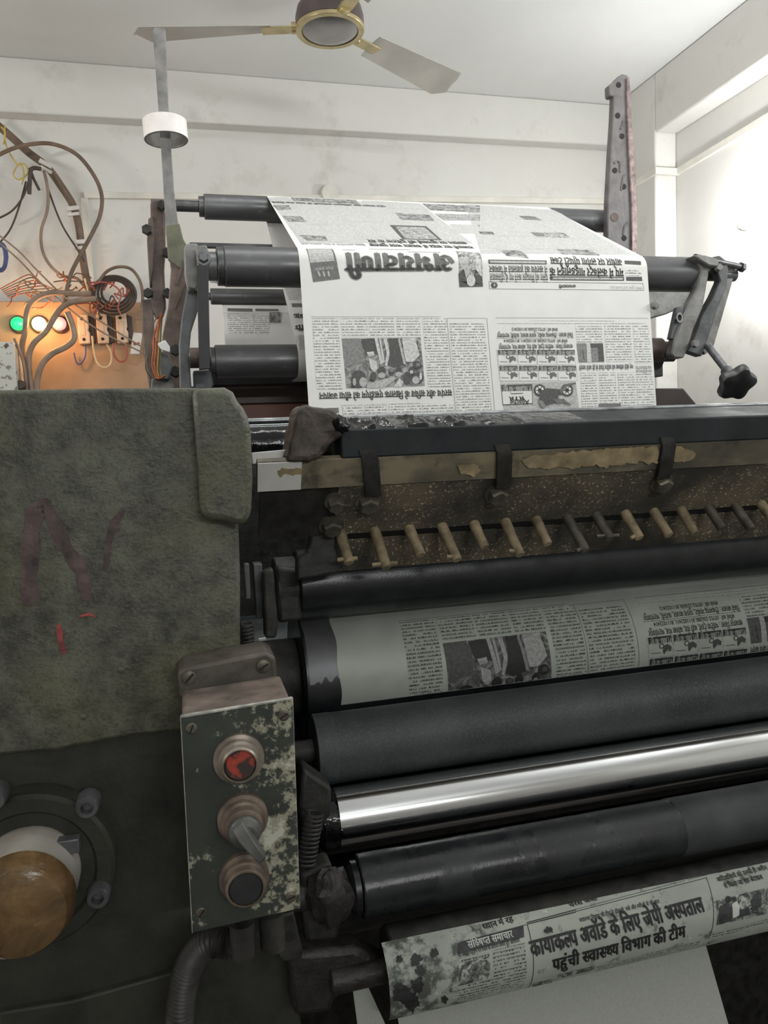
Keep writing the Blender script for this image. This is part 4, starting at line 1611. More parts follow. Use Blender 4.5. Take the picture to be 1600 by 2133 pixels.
    S.poly(Q([(1030, 290), (1080, 290), (1090, 420), (1040, 424)]), 'ink', 2)
    S.quad(Q([(956, 256), (1076, 254), (1080, 290), (958, 292)]), 'ink', lv=2)
    S.line(*Q([(884, 310), (900, 410)]), 'ink', .0012, 3)
    S.text('नए बोर्ड परीक्षा को कठिन जिले से ही जांचे जाएंगे', *Q([(1365, 450), (850, 460)]), .0075, 'ink', .02)
    S.quad(Q([(862, 534), (1016, 532), (1030, 866), (880, 872)]), 'text')
    S.quad(Q([(1038, 532), (1196, 530), (1216, 820), (1054, 826)]), 'text')
    S.quad(Q([(1216, 530), (1374, 528), (1400, 858), (1236, 862)]), 'text')
    S.quad(Q([(1392, 534), (1548, 532), (1574, 850), (1410, 856)]), 'text')
    S.text('जल पर्यावरण का', *Q([(1540, 462), (1388, 466)]), .0055, 'grey', .0)
    S.text('लाभ सुनिश्चित हुआ', *Q([(1544, 498), (1390, 502)]), .0055, 'grey', .0)
    S.quad(Q([(1036, 828), (1244, 824), (1252, 866), (1042, 872)]), 'grey', lv=2)
    # headline of the left page and the columns under it
    S.text('सरपंच और सचिव के खिलाफ एसडीएम को सौंपा ज्ञापन', *crop(640, 660, .2, [(1505, 756), (122, 790)]), .0105, 'ink', .035)
    C = lambda pts: crop(640, 660, .2, pts)
    S.quad(C([(355, 915), (825, 905), (830, 1060), (380, 1066)]), 'pale', lv=1)
    for x0, x1 in ((370, 590), (605, 820)):
        S.quad(C([(x0, 935), (x1, 930), (x1 + 12, 1090), (x0 + 14, 1092)]), 'text', lv=2)
    S.quad(C([(200, 950), (325, 947), (330, 1000), (210, 1004)]), 'grey', lv=2)
    for x0, x1 in ((850, 1180), (1200, 1520)):
        S.quad(C([(x0, 905), (x1, 898), (x1 + 12, 1080), (x0 + 14, 1084)]), 'text', lv=2)


lower_page(W)
# masthead page, just under the bend
D = lambda pts: crop(620, 480, .2125, pts)
W.quad(D([(80, 182), (340, 182), (415, 475), (152, 508)]), 'grey', n=10)
W.quad(D([(92, 186), (330, 186), (362, 300), (122, 320)]), 'light', n=8, lv=2)
W.text('मौसम समाचार', *D([(350, 350), (160, 368)]), .005, 'paper', .02, 3)
for k in range(3):
    W.line(*D([(200 + k * 50, 400), (220 + k * 45, 450)]), 'light', .003, 2)
W.text('अभयवाणी', *D([(1510, 232), (448, 222)]), .0335, 'p_grey', .07)
for s_, p0_, p1_ in (('तारीख', (565, 190), (438, 186)), ('वर्ष अंक', (1110, 186), (700, 178)), ('पृष्ठ मूल्य', (1400, 212), (1080, 206))):
    W.quad(D([(p1_[0], p1_[1]), (p0_[0], p0_[1]), (p0_[0], p0_[1] + 8), (p1_[0], p1_[1] + 8)]), 'light', n=1)
W.quad([(948, 523), (999, 527), (1006, 597), (957, 598)], 'photo_b', n=6)
W.poly([(957, 598), (1006, 597), (1004, 578), (990, 560), (984, 590), (974, 592), (966, 560), (955, 570)], 'ink', 2)
W.disc((981, 585), 9, 12, 'pale', 3)
W.poly([(955, 540), (972, 535), (978, 572), (966, 580)], 'light', 2)
W.poly([(990, 540), (1001, 540), (1003, 575), (990, 572)], 'pale', 2)
Q2 = lambda pts: crop(1000, 500, .225, pts)
W.text('आधार पर लगेगा प्रॉपर्टी टैक्स', *Q2([(1305, 176), (640, 160)]), .0145, 'ink', .03)
W.text('मप्र में कलेक्टर गाइडलाइन के', *Q2([(1325, 264), (640, 254)]), .0145, 'ink', .03)
W.quad(Q2([(76, 182), (616, 190), (616, 226), (78, 220)]), 'ink', n=3)
W.quad(Q2([(90, 192), (606, 200), (606, 218), (92, 212)]), 'light', n=2, lv=2)
W.text('ने सरपंच को हवालात में जमकर', *Q2([(620, 240), (82, 236)]), .0115, 'grey', .02)
W.text('पेलेरा को गिरफ्तार करने गए थे पुलिसवाले', *Q2([(625, 312), (88, 308)]), .0115, 'grey', .01)
W.quad(Q2([(645, 336), (1332, 340), (1334, 378), (648, 372)]), 'ink', n=2)
W.quad(Q2([(664, 346), (1322, 350), (1322, 370), (664, 364)]), 'light', n=2, lv=2)
W.quad(Q2([(1352, 340), (1498, 342), (1502, 380), (1354, 377)]), 'ink', n=2)
W.quad(Q2([(1336, 190), (1488, 196), (1490, 232), (1340, 222)]), 'ink', n=4)
W.quad(Q2([(1345, 270), (1494, 274), (1498, 334), (1350, 330)]), 'text', n=2)
W.frame(Q2([(84, 384), (1508, 402), (1516, 466), (86, 452)]), 'ink', .0007)
W.poly(Q2([(98, 418), (112, 392), (150, 394), (164, 420), (150, 444), (112, 444)]), 'ink', 2)
W.text('4', *Q2([(142, 402), (122, 402)]), .006, 'paper', .05, 3)
W.text('अभयवाणी', *Q2([(888, 412), (728, 412)]), .0052, 'ink', .03)
W.text('भोपाल, गुरुवार 18 से 24 मार्च 2021', *Q2([(1502, 430), (1196, 424)]), .0048, 'light', .0)
# the sloping run between the rollers
E_ = lambda pts: crop(540, 400, .2875, pts)
sl_q = [
    ([(60, 40), (215, 36), (225, 66), (80, 72)], 'fine'), ([(222, 38), (700, 58), (730, 90), (250, 66)], 'photo'),
    ([(740, 62), (1160, 84), (1230, 130), (790, 104)], 'fine'), ([(98, 96), (215, 96), (236, 130), (130, 130)], 'photo'),
    ([(240, 104), (520, 112), (636, 240), (350, 238)], 'fine'), ([(130, 134), (232, 134), (270, 170), (160, 172)], 'fine'), ([(168, 174), (300, 178), (345, 216), (210, 216)], 'photo'),
    ([(212, 250), (425, 252), (480, 320), (285, 312)], 'fine'), ([(286, 314), (475, 318), (500, 354), (345, 352)], 'photo'),
    ([(440, 244), (660, 252), (765, 385), (520, 360)], 'fine'), ([(545, 116), (730, 124), (820, 216), (640, 212)], 'fine'), ([(745, 124), (975, 136), (1035, 216), (830, 216)], 'fine'),
    ([(980, 152), (1230, 166), (1275, 212), (1030, 200)], 'photo'), ([(660, 232), (790, 236), (880, 330), (750, 326)], 'fine'), ([(800, 238), (930, 242), (1010, 336), (890, 332)], 'fine'),
    ([(945, 240), (1210, 248), (1325, 350), (1040, 344)], 'ink'), ([(985, 252), (1200, 258), (1300, 346), (1060, 340)], 'photo_b'), ([(1230, 250), (1340, 256), (1460, 360), (1340, 352)], 'fine'),
    ([(1180, 84), (1600, 100), (1600, 150), (1240, 132)], 'photo'), ([(1270, 158), (1600, 166), (1600, 206), (1340, 206)], 'photo_b'),
    ([(1375, 232), (1600, 240), (1600, 300), (1440, 300)], 'fine'),
]
W.quad(E_([(70, 44), (1165, 86), (1545, 372), (300, 372)]), 'fine', n=1, lv=.4)
W.quad(crop(960, 390, .275, [(20, 120), (700, 172), (1290, 510), (150, 505)]), 'fine', n=1, lv=.4)
for q_, m_ in sl_q:
    W.quad(E_(q_), m_, n=1, lv=2 if m_ == 'photo_b' else 1)
W.text('प्रदेश सरकार कहा अतिक्रमण करनेवालों को सख्त सजा मिलेगी', *E_([(910, 100), (86, 68)]), .012, 'ink', .03)
W.text('राजधानी घाट साइड के चक्रवात भराव पूछताछ', *E_([(1535, 392), (790, 374)]), .017, 'ink', .03)
W.text('सामान पर सुनवाई की दुर्घटना या मेरे', *E_([(1490, 362), (775, 344)]), .017, 'ink', .03)
W.text('शिक्षा कर्मचारियों के लिए आवेदन जारी', *E_([(765, 380), (300, 370)]), .008, 'grey', .0)
Q3 = lambda pts: crop(960, 390, .275, pts)
for q_, m_ in (([(140, 140), (300, 150), (345, 240), (230, 236)], 'fine'), ([(435, 216), (560, 222), (612, 250), (480, 246)], 'photo'), ([(300, 160), (690, 170), (740, 256), (420, 240)], 'fine'),
               ([(700, 172), (760, 200), (840, 250), (780, 254)], 'fine'), ([(100, 262), (560, 276), (640, 372), (200, 366)], 'fine'), ([(130, 336), (240, 338), (260, 360), (150, 358)], 'photo'),
               ([(520, 340), (780, 346), (830, 384), (580, 380)], 'photo_b'), ([(580, 274), (850, 280), (990, 390), (850, 392)], 'fine'), ([(130, 384), (270, 390), (340, 470), (200, 462)], 'fine'),
               ([(280, 476), (440, 480), (515, 540), (345, 520)], 'photo'), ([(400, 396), (640, 400), (720, 466), (500, 470)], 'fine'), ([(720, 470), (990, 476), (1056, 518), (770, 508)], 'photo'),
               ([(660, 402), (900, 408), (1010, 466), (740, 462)], 'fine'), ([(930, 414), (1120, 420), (1290, 510), (1070, 510)], 'fine')):
    W.quad(Q3(q_), m_, n=1 if m_ != 'photo' else 4)
# the back of the web, facing forward between the rear rollers: upright printing
W2 = Sheet(g, lambda a, b, l: wpt(a, b, -l), winv(iA - 8, iA + 1), idx)
W2.quad([(590, 592), (640, 592), (650, 625), (602, 625)], 'fine', n=2)
W2.quad([(607, 632), (640, 632), (642, 640), (609, 640)], 'grey', n=2)
W2.text('अब के', (611, 652), (650, 655), .016, 'ink', .03)
W2.text('याजना', (614, 676), (668, 679), .016, 'ink', .03)
W2.quad([(620, 684), (650, 684), (652, 690), (622, 690)], 'grey', n=2)
W2.quad([(622, 698), (650, 698), (652, 728), (624, 728)], 'fine', n=2)
tag(g.build('newspaper_web', PM, loc=(XW0, 1.33, 0)), 'wide printed newspaper web running over the guide rollers and down into the press', 'newspaper')

# ------------------------------------------------------------------ printing plate (same page)
LM = ['plate', 'l_ink', 'l_mid', 'l_light', 'l_pale', 'l_grey', 'l_photo', 'l_photo', 'l_text', 'l_text']
g = G()
xp0 = PY(706, 1380, .902).x
DXP = .0165
ths, the = .12, 1.75
vs, fs = [], []
nt = 40
edge = lambda th: 0.0
for i in range(nt + 1):
    th = ths + (the - ths) * i / nt
    for x in (xp0 + (.012 * max(0, (.42 - th) / .12) if th < .42 else 0) + .0015 * math.sin(th * 9), 0.6, XE - .03):
        vs.append(cylp(PC, RP + .0012, x, th))
for i in range(nt):
    for k in range(2):
        a = i * 3 + k
        fs.append((a, a + 1, a + 4, a + 3))
g.add(vs, fs, 0, [(v[0], v[2]) for v in vs])
a_ph, b_ph = W.inv(712, 705)
x_ph, th0 = ray_cyl(922, 1340, PC, RP + .0012)
DXP = x_ph - a_ph
RPP = RP + .0012


def plate_fn(a, b, lift):
    th = th0 + (b - b_ph) / RPP
    return cylp(PC, RPP + lift * .6, a + DXP, min(th, 1.74))


LP = Sheet(g, plate_fn, W.inv, idx)
lower_page(LP)
pl = g.build('printing_plate', LM, plate_root)
pl['label'] = 'aluminium plate with reversed-out page image'
pl['label'] = 'pale aluminium printing plate with newspaper page image'
# folded top edge of the plate, catching the light
g = G()
th = th0 - (.0515) / RPP
g.box(xp0 + .012, XE - .03, PC[0] - RPP * math.sin(.15), PC[0] - RPP * math.sin(.15) + .004, PC[1] + RPP * math.cos(.15), PC[1] + RPP * math.cos(.15) + .002)
g.build('plate_clamp_edge', 'steel', plate_root)

# ------------------------------------------------------------------ newspaper covered guard under the rollers
GC = (.712, -.5285)
GR = .0425
xg0, xg1 = PY(810, 2040, .672).x, 1.195
t = thing('roller_guard', (xg0, GC[0], GC[1]), 'round bottom guard bar carrying the soiled newspaper, under the heavy black roller', 'guard')
G().xcyl(GC[0], GC[1], GR - .002, xg0 + .01, xg1, 48).build('guard_tube', 'grime', t)
G().xcyl(GC[0], GC[1], .012, xg0 - .05, xg0 + .01, 24).build('pivot', 'grease', t)
SM = ['soiled', 's_ink', 's_light', 's_band', 's_text', 's_photo']
sidx = {'soiled': 0, 'ink': 1, 'light': 2, 'band': 3, 'text': 4, 'photo': 5}
g = G()
vs, fs = [], []
na, nb = 30, 18
th_a, th_b = .35, 2.35
for i in range(na + 1):
    th = th_a + (th_b - th_a) * i / na
    for k in range(nb + 1):
        x = xg0 + (xg1 - xg0) * k / nb
        vs.append(cylp(GC, GR, x, th))
for i in range(na):
    for k in range(nb):
        a = i * (nb + 1) + k
        fs.append((a, a + 1, a + nb + 2, a + nb + 1))
g.add(vs, fs, 0, [(v[0], v[2]) for v in vs])


def ginv(px, py):
    x, th = ray_cyl(px, py, GC, GR)
    return x, th * GR


def gfn(a, b, lift):
    return cylp(GC, GR + lift, a, min(max(b / GR, th_a), th_b - .02))


S = Sheet(g, gfn, ginv, sidx)
S.vs = -1.0
S.lift = .00025
J = lambda pts: crop(940, 1780, .1625, pts)
K = lambda pts: crop(1000, 1700, .375, pts)
S.line(*J([(100, 1130), (960, 900)]), 'ink', .0006)
S.line(*J([(960, 880), (1600, 710)]), 'ink', .0006)
S.line(*J([(940, 905), (1600, 742)]), 'ink', .0005)
S.quad(J([(82, 1140), (925, 908), (935, 1060), (84, 1272)]), 'band', n=3, m=2)
S.text('संक्षिप्त समाचार', *J([(222, 1205), (800, 1058)]), .0060, 'light', .03)
S.line(*J([(975, 900), (955, 1720)]), 'ink', .0008)
S.text('मेरे कमाल प्रदर्शन पर जिले के सरपंच जमीर हुए आयोजन', *J([(90, 1318), (885, 1120)]), .0030, 'ink', .02)
S.quad(J([(90, 1340), (490, 1245), (490, 1300), (90, 1390)]), 'text', n=2, m=2)
S.quad(J([(90, 1400), (490, 1300), (490, 1580), (92, 1680)]), 'photo', n=2, m=2, lv=2)
S.quad(J([(525, 1230), (935, 1130), (918, 1700), (520, 1720)]), 'text', n=3, m=2)
S.quad(J([(92, 1690), (520, 1580), (700, 1700), (90, 1900)]), 'text', n=2, m=2, lv=1)
S.text('स्वास्थ्य विभाग की टीम ने डॉक्टर्स, नर्स और मरीजों से की बात', *K([(556, 590), (1000, 482)]), .0034, 'ink', .02)
S.text('कायाकल्प अवॉर्ड के लिए जेपी अस्पताल', *K([(288, 782), (1252, 528)]), .0135, 'ink', .06)
S.text('पहुंची स्वास्थ्य विभाग की टीम', *K([(404, 856), (1142, 668)]), .0115, 'ink', .06)
S.line(*K([(1256, 342), (1268, 680)]), 'ink', .0008)
S.line(*K([(262, 600), (1262, 342)]), 'ink', .0006)
S.line(*K([(262, 590), (1262, 326)]), 'ink', .0004)
S.text('स्थापना दिवस', *K([(1375, 292), (1560, 240)]), .0055, 'ink', .03)
S.line(*K([(1320, 315), (1600, 240)]), 'ink', .0006)
S.text('आदिवासियों को उनकी ही जमीन', *K([(1322, 366), (1600, 296)]), .0044, 'ink', .03)
S.text('से किया जा रहा बेदखल', *K([(1362, 402), (1575, 348)]), .0044, 'ink', .03)
S.quad(K([(1310, 470), (1600, 395), (1600, 540), (1312, 606)]), 'photo', n=2, m=2)
for pl_ in ([(1330, 500), (1375, 480), (1392, 510), (1396, 580), (1330, 600), (1320, 560)], [(1500, 470), (1540, 420), (1562, 424), (1560, 500), (1510, 530)], [(1440, 520), (1490, 505), (1500, 545), (1450, 560)]):
    S.poly(K(pl_), 'band', 3)
S.disc(K([(1376, 462)])[0], 6, 7, 'ink', 4)
S.poly(K([(1398, 490), (1425, 470), (1440, 500), (1436, 550), (1402, 566)]), 'light', 3)
S.quad(K([(1290, 655), (1600, 570), (1600, 588), (1290, 680)]), 'text', n=1, m=2)
S.quad(K([(650, 835), (1230, 690), (1200, 720), (650, 862)]), 'text', n=1, m=3)
S.quad(K([(290, 930), (400, 905), (400, 940), (292, 965)]), 'photo', n=1, lv=2)
S.quad(K([(430, 880), (640, 830), (640, 850), (430, 900)]), 'photo', n=1, lv=2)
S.text('ध्यान में रह', *K([(20, 632), (190, 586)]), .0055, 'ink', .03)
S.text('चरस जब्त', *K([(502, 508), (655, 466)]), .0045, 'ink', .03)
# black ink stains and holes burnt into the left margin
srng = random.Random(3)
for cx_, cy_, rr in ((838, 2070, 24), (870, 2050, 16), (856, 2085, 20), (866, 2000, 14), (876, 2022, 12), (832, 1998, 9), (905, 1985, 10), (925, 2080, 8), (1142, 1938, 9)):
    n_ = 48
    sd_ = srng.random() * 50
    rad = [rr * (.85 + .5 * mnoise.fractal(V((math.cos(2 * math.pi * i / n_) * 1.6 + sd_, math.sin(2 * math.pi * i / n_) * 1.6, 0)), .7, 2.0, 4)) for i in range(n_)]
    S.poly([(cx_ + rad[i] * math.cos(2 * math.pi * i / n_), cy_ + rad[i] * math.sin(2 * math.pi * i / n_)) for i in range(n_)], 'ink', 5)
tag(g.build('soiled_newspaper', SM, loc=(xg0, GC[0] - .04, GC[1])), 'ink soiled newspaper sheet with upright black headlines wrapped on the guard', 'newspaper')

# unprinted white web below the guard
t0 = PY(1468, 1960, .725)
b0 = PY(1520, 2133, .685)
l0 = PY(735, 2040, .725)
d_ = (V((0, b0.y - .725, b0.z - t0.z)))
g = G()
z_top = -.545
yt = .725 - (b0.y - .725) / (b0.z - t0.z) * (t0.z - z_top) + .0
k_ = (b0.y - .725) / (b0.z - t0.z)
pt = lambda x, z: V((x, max(.60, .725 + k_ * (z - t0.z)) + .012 * max(0, (z + .58)) , z))
zs = [-.5755, -.60, -.64, -.68, -.75, -.82]
vs = []
for z in zs:
    for x in (PY(826, 2080, .725).x + .0, .32, t0.x):
        vs.append(pt(x, z))
fs = [(i * 3 + k, i * 3 + k + 1, i * 3 + k + 4, i * 3 + k + 3) for i in range(len(zs) - 1) for k in range(2)]
g.add(vs, fs)
tag(g.build('blank_paper_web', 'paper_plain'), 'blank white paper web hanging below the soiled newspaper', 'paper')
g = G()
pts = [(735, 2062), (764, 2049), (808, 2145), (850, 2240), (760, 2260), (748, 2160)]
g.add([PY(a, b, .72) for a, b in pts], [tuple(range(len(pts)))])
g.add([PY(a, b, .7205) for a, b in pts], [tuple(range(len(pts)))])
tag(g.build('blank_paper_strip', 'paper_plain'), 'narrow blank white paper strip left of the soiled newspaper', 'paper')

# page of another web seen far back through the left bracket
g = G()
c3 = (1.915, (p0.z + p1.z) / 2)
r3 = (p0.z - p1.z) / 2 + .0002
za_ = PY(465, 640, 1.89).z
zb_ = PY(465, 712, 1.89).z
xA, xB = PY(466, 670, 1.885).x, .60
prof = [(1.93, c3[1] - r3 * .9), (1.915, c3[1] - r3), (1.90, c3[1] - r3 - .004), (1.885, za_ - .012), (1.88, zb_ - .03)]
vs, fs = [], []
for y, z in prof:
    vs += [(xA, y, z), (xB, y, z)]
fs = [(2 * i, 2 * i + 1, 2 * i + 3, 2 * i + 2) for i in range(len(prof) - 1)]
g.add(vs, fs, 0, [(v[0], v[2]) for v in vs])
S3 = Sheet(g, lambda a, b, l: V((a, 1.8835 - l, b)), lambda a, b: (PY(a, b, 1.8835).x, PY(a, b, 1.8835).z), idx)
S3.vs = -1.0
S3.quad([(474, 652), (528, 654), (528, 696), (474, 694)], 'text', n=1, lv=4)
S3.quad([(531, 654), (560, 655), (560, 697), (531, 697)], 'text', n=1, lv=4)
S3.quad([(562, 650), (584, 650), (584, 672), (562, 672)], 'photo', n=1, lv=4)
S3.quad([(474, 642), (526, 643), (526, 649), (474, 648)], 'grey', n=1, lv=4)
S3.quad([(532, 643), (580, 644), (580, 648), (532, 648)], 'grey', n=1, lv=4)
tag(g.build('newspaper_page', PM, loc=(xA, 1.885, zb_)), 'small printed newspaper page hanging far back between the left brackets', 'newspaper')
g = G()
q_ = pxs([(437, 580), (462, 573), (480, 585), (560, 588), (560, 597), (470, 597), (455, 590), (438, 588)], 1.379)
g.prism(q_, (0, .002, 0))
tag(g.build('torn_paper_scrap', 'paper'), 'torn white paper scrap hanging under the front guide roller at its left end', 'paper')

# ------------------------------------------------------------------ posts, brackets and arms above the press
Y_ = 1.62
t = thing('upright_bar', PY(365, 560, Y_), 'tall dark flat upright bar standing at the left of the press, wearing a white ring', 'post')
g = G()
a = pxs([(318, 62), (322, 56), (340, 56), (345, 62), (352, 240), (363, 400), (372, 470), (378, 490), (346, 490), (341, 400), (331, 240)], Y_)
g.prism(a, (0, .012, 0))
g.build('bar', 'bracket', t, bevel=.0015)
g = G().prism(pxs([(345, 470), (374, 465), (382, 498), (390, 512), (386, 545), (374, 560), (350, 540)], Y_ - .002), (0, .014, 0))
g.build('painted_foot', 'olive', t, bevel=.002)
g = G().prism(pxs([(350, 520), (386, 530), (402, 560), (400, 640), (384, 690), (374, 815), (376, 900), (345, 900), (338, 700), (350, 640), (356, 560)], Y_), (0, .012, 0))
g.build('lower_plate', 'rust', t, bevel=.002)
g = G()
for i, (a, b) in enumerate((((398, 545), (362, 640)), ((380, 540), (366, 590)), ((402, 640), (380, 690)))):
    g.prism(pxs([(a[0], a[1]), (a[0] + 4, a[1] + 6), (b[0] + 3, b[1] + 4), (b[0], b[1])], Y_ - .003), (0, .003, 0))
g.build('edge_glint_strip', 'rust', t)  # strips added where the warm bulb's reflection streaks the edges
# white tape ring hung on the bar
c = PY(345, 268, Y_)
g = G().ring((c.x, Y_ + .010, c.z - .018), V((-.03, .03, 1)), .0375, .0425, .036, 48, 0, 1)
tag(g.build('tape_ring', ['tape_white', 'tape_side'], bevel=.0006), 'white plastic ring hanging round the tall upright bar', 'ring')

t = thing('link_lever', PY(325, 640, 1.74), 'rusty brown link arm with bolts beside the tall upright bar', 'lever')
g = G().prism(pxs([(313, 424), (320, 416), (336, 417), (344, 430), (345, 520), (342, 560), (346, 640), (340, 660), (325, 664), (314, 640), (312, 560), (314, 470)], 1.74), (0, .02, 0))
g.build('upper_arm', 'rust', t, bevel=.004)
g = G().prism(pxs([(309, 455), (318, 450), (322, 500), (320, 560), (312, 600), (308, 540), (306, 500)], 1.735), (0, .01, 0))
g.build('side_strap', 'rust', t, bevel=.002)
g = G().prism(pxs([(294, 624), (318, 622), (322, 700), (336, 730), (334, 815), (340, 930), (316, 930), (312, 815), (300, 740), (296, 700)], 1.74), (0, .02, 0))
g.build('lower_arm', 'rust', t, bevel=.003)
for a, b in ((337, 430), (347, 528), (349, 612), (309, 612), (306, 480)):
    p = PY(a, b, 1.735)
    g = G()
    hexhead(g, p, (0, -1, 0), .011, .012)
    g.build('bolt', 'grime', t)

t = thing('left_roller_bracket', PY(425, 770, 1.36), 'dark bracket of a curved arm and a straight bar holding the left roller ends', 'bracket')
g = G()
p = PY(398, 555, 1.37)
g.prism(pxs([(383, 514), (390, 507), (410, 506), (416, 520), (418, 585), (408, 604), (392, 600), (384, 570)], 1.372), (0, .03, 0))
g.build('bearing_cap', 'bracket', t, bevel=.003)
g = G().prism(pxs([(410, 552), (434, 552), (438, 768), (415, 770)], 1.335), (0, .012, 0))
g.build('straight_bar', 'black', t, bevel=.001)
g = G().prism(pxs([(392, 590), (414, 590), (414, 640), (398, 690), (394, 740), (400, 815), (404, 905), (378, 905), (374, 815), (372, 720), (378, 660)], 1.40), (0, .02, 0))
g.build('curved_arm', 'bracket_dark', t, bevel=.003)
g = G().prism(pxs([(407, 512), (430, 510), (440, 540), (434, 556), (412, 556)], 1.35), (0, .02, 0))
g.build('clamp_tongue', 'bracket', t, bevel=.002)
p = PY(424, 538, 1.348)
g = G()
g.lathe(p, (0, -1, 0), [(0, .012), (.003, .012)], 20)
hexhead(g, p, (0, -1, 0), .0085, .011)
g.build('bolt', 'steel_dark', t)
p = PY(402, 744, 1.37)
g = G().rod(p + V((-.005, 0, 0)), p + V((.03, 0, 0)), .016, 20)
g.build('roller_stub', 'rust', t)
for a, b in ((366, 730), (366, 775)):
    p = PY(a, b, 1.56)
    g = G()
    hexhead(g, p, (0, -1, 0), .012, .014)
    tag(g.build('square_nut', 'grime'), ('upper' if b == 730 else 'lower') + ' of two dark nuts at the foot of the rusty plate', 'nut')
g = G().prism(pxs([(402, 772), (440, 770), (446, 800), (440, 815), (404, 815)], 1.42), (0, .05, 0))
tag(g.build('foot_block', 'bracket_dark', bevel=.003), 'dark foot block under the straight bar of the left bracket', 'block')

# small lamp and copper wire harness below it
t = thing('wire_harness', PY(330, 760, 1.5), 'tangle of copper coloured wires hanging in front of the rusty link arm', 'wires')
hr = random.Random(9)
for k in range(9):
    o_ = hr.uniform(-9, 9)
    pts = [(338 + o_ * .4, 654), (330 + o_ * 1.1, 668 + hr.uniform(-4, 8)), (322 + o_ * 1.9, 700), (320 + o_ * 2.0, 735), (318 + o_ * 2.0, 765 + hr.uniform(-6, 8)), (328 + o_ * 1.2, 788), (342 + o_ * .5, 782)]
    g = G().tube([PY(a, b, 1.5 + .002 * k) for a, b in pts], .0011, 6, 6)
    g.build('wire', ('copper', 'cable_dark', 'wire_yellow', 'copper', 'wire_red', 'cable_brown', 'copper', 'wire_yellow', 'cable_dark')[k], t)
g = G().prism(pxs([(328, 716), (344, 708), (354, 722), (354, 734), (336, 728)], 1.49), (0, .01, 0))
tag(g.build('paper_shade', 'paper', bevel=.001), 'small bright folded paper scrap tucked in the copper wires', 'paper')
g = G().prism(pxs([(322, 726), (352, 738), (360, 760), (352, 790), (322, 790), (318, 750)], 1.53), (0, .02, 0))
tag(g.build('terminal_block', 'bracket_dark', bevel=.002), 'dark terminal block behind the copper wire tangle', 'terminal block')
g = G().prism(pxs([(316, 788), (356, 786), (364, 806), (358, 815), (314, 815)], 1.55), (0, .03, 0))
tag(g.build('base_clip', 'bracket', bevel=.002), 'grey base clip under the copper wire tangle on top of the casting', 'clip')

# right standard with the hooked top
t = thing('hooked_standard', PY(1296, 520, 1.72), 'tall grey brown hooked standard with holes, right of the newspaper web', 'post')
Kx = lambda pts: [(1200 + a * .375, 100 + b * .375) for a, b in pts]
ol = Kx([(183, 205), (215, 180), (236, 156), (258, 143), (280, 147), (297, 162), (304, 240), (310, 400), (329, 600), (342, 900), (341, 1180), (338, 2160), (180, 2160), (172, 1180), (175, 1050), (178, 850), (192, 600), (205, 400), (211, 268), (200, 271), (186, 262)])
YS = 1.72
g = G().prism(pxs(ol, YS), (0, .022, 0), 0)
g.build('standard_body', ['standard', 'standard_edge'], t, bevel=.003)
rim = Kx([(297, 162), (304, 240), (310, 400), (329, 600), (342, 900), (341, 1180), (310, 1180), (310, 900), (296, 600), (288, 400), (284, 250), (286, 165)])
g = G().prism(pxs(rim, YS - .006), (0, .007, 0), 0)
g.build('raised_edge', 'standard_edge', t, bevel=.002)
for a, b in ((237, 205), (232, 375), (256, 490), (216, 680), (266, 770), (268, 1056), (214, 940)):
    q = PY(*Kx([(a, b)])[0], YS - .0005)
    r = .011 if b == 940 else .0065
    g = G().lathe(q, (0, -1, 0), [(-.002, r), (.0008, r)], 14)
    g.build('bolt_hole', 'hole' if b != 940 else 'rust', t)
for pts in ([(213, 640), (230, 628), (244, 640), (244, 690)], [(275, 700), (262, 720), (255, 760), (250, 790)], [(290, 965), (270, 990), (262, 1040)], [(262, 405), (258, 430), (246, 450)]):
    g = G().tube([PY(a, b, YS - .0005) for a, b in Kx(pts)], .0022, 6, 5)
    g.build('cast_ridge', 'standard', t)
g = G().prism(pxs(Kx([(240, 1330), (652, 1308), (640, 1345), (592, 1440), (500, 1480), (415, 1502), (240, 1540)]), 1.66), (0, .059, 0))
tag(g.build('swing_plate', 'bracket', bevel=.003), 'grey swing plate behind the right bracket, below the front roller end', 'plate')

# right hand bracket with the screw and star knob
YR = 1.34
t = thing('right_roller_bracket', PY(1480, 700, YR), 'grey bracket of paired arms clamping the right end of the front roller', 'bracket')
g = G().prism(pxs(Kx([(838, 1182), (890, 1212), (885, 1245), (762, 1668), (716, 1704), (690, 1660), (700, 1560)]), YR + .03), (0, .008, 0))
g.build('back_plate', 'bracket', t, bevel=.0015)
g = G().prism(pxs(Kx([(655, 1152), (690, 1160), (742, 1215), (738, 1260), (706, 1440), (655, 1560), (618, 1680), (600, 1722), (548, 1722), (530, 1700), (552, 1600), (600, 1480), (640, 1400), (676, 1330), (698, 1230)]), YR), (0, .022, 0))
g.build('front_arm', 'bracket', t, bevel=.003)
g = G().prism(pxs(Kx([(760, 1160), (800, 1152), (838, 1180), (850, 1240), (836, 1330), (790, 1440), (740, 1600), (700, 1714), (618, 1686), (660, 1600), (700, 1480), (760, 1380), (800, 1290)]), YR + .008), (0, .02, 0))
g.build('rear_arm', 'bracket_dark', t, bevel=.003)
g = G().prism(pxs(Kx([(655, 1150), (720, 1150), (800, 1175), (790, 1215), (740, 1210), (690, 1180)]), YR - .012), (0, .03, 0))
g.build('clamp_top', 'bracket', t, bevel=.003)
a, b = PY(*Kx([(660, 1160)])[0], YR - .004), PY(*Kx([(912, 1216)])[0], YR + .02)
g = G().rod(a, b, .006, 14)
hexhead(g, b, b - a, .010, .010)
g.build('clamp_bolt', 'steel_dark', t)
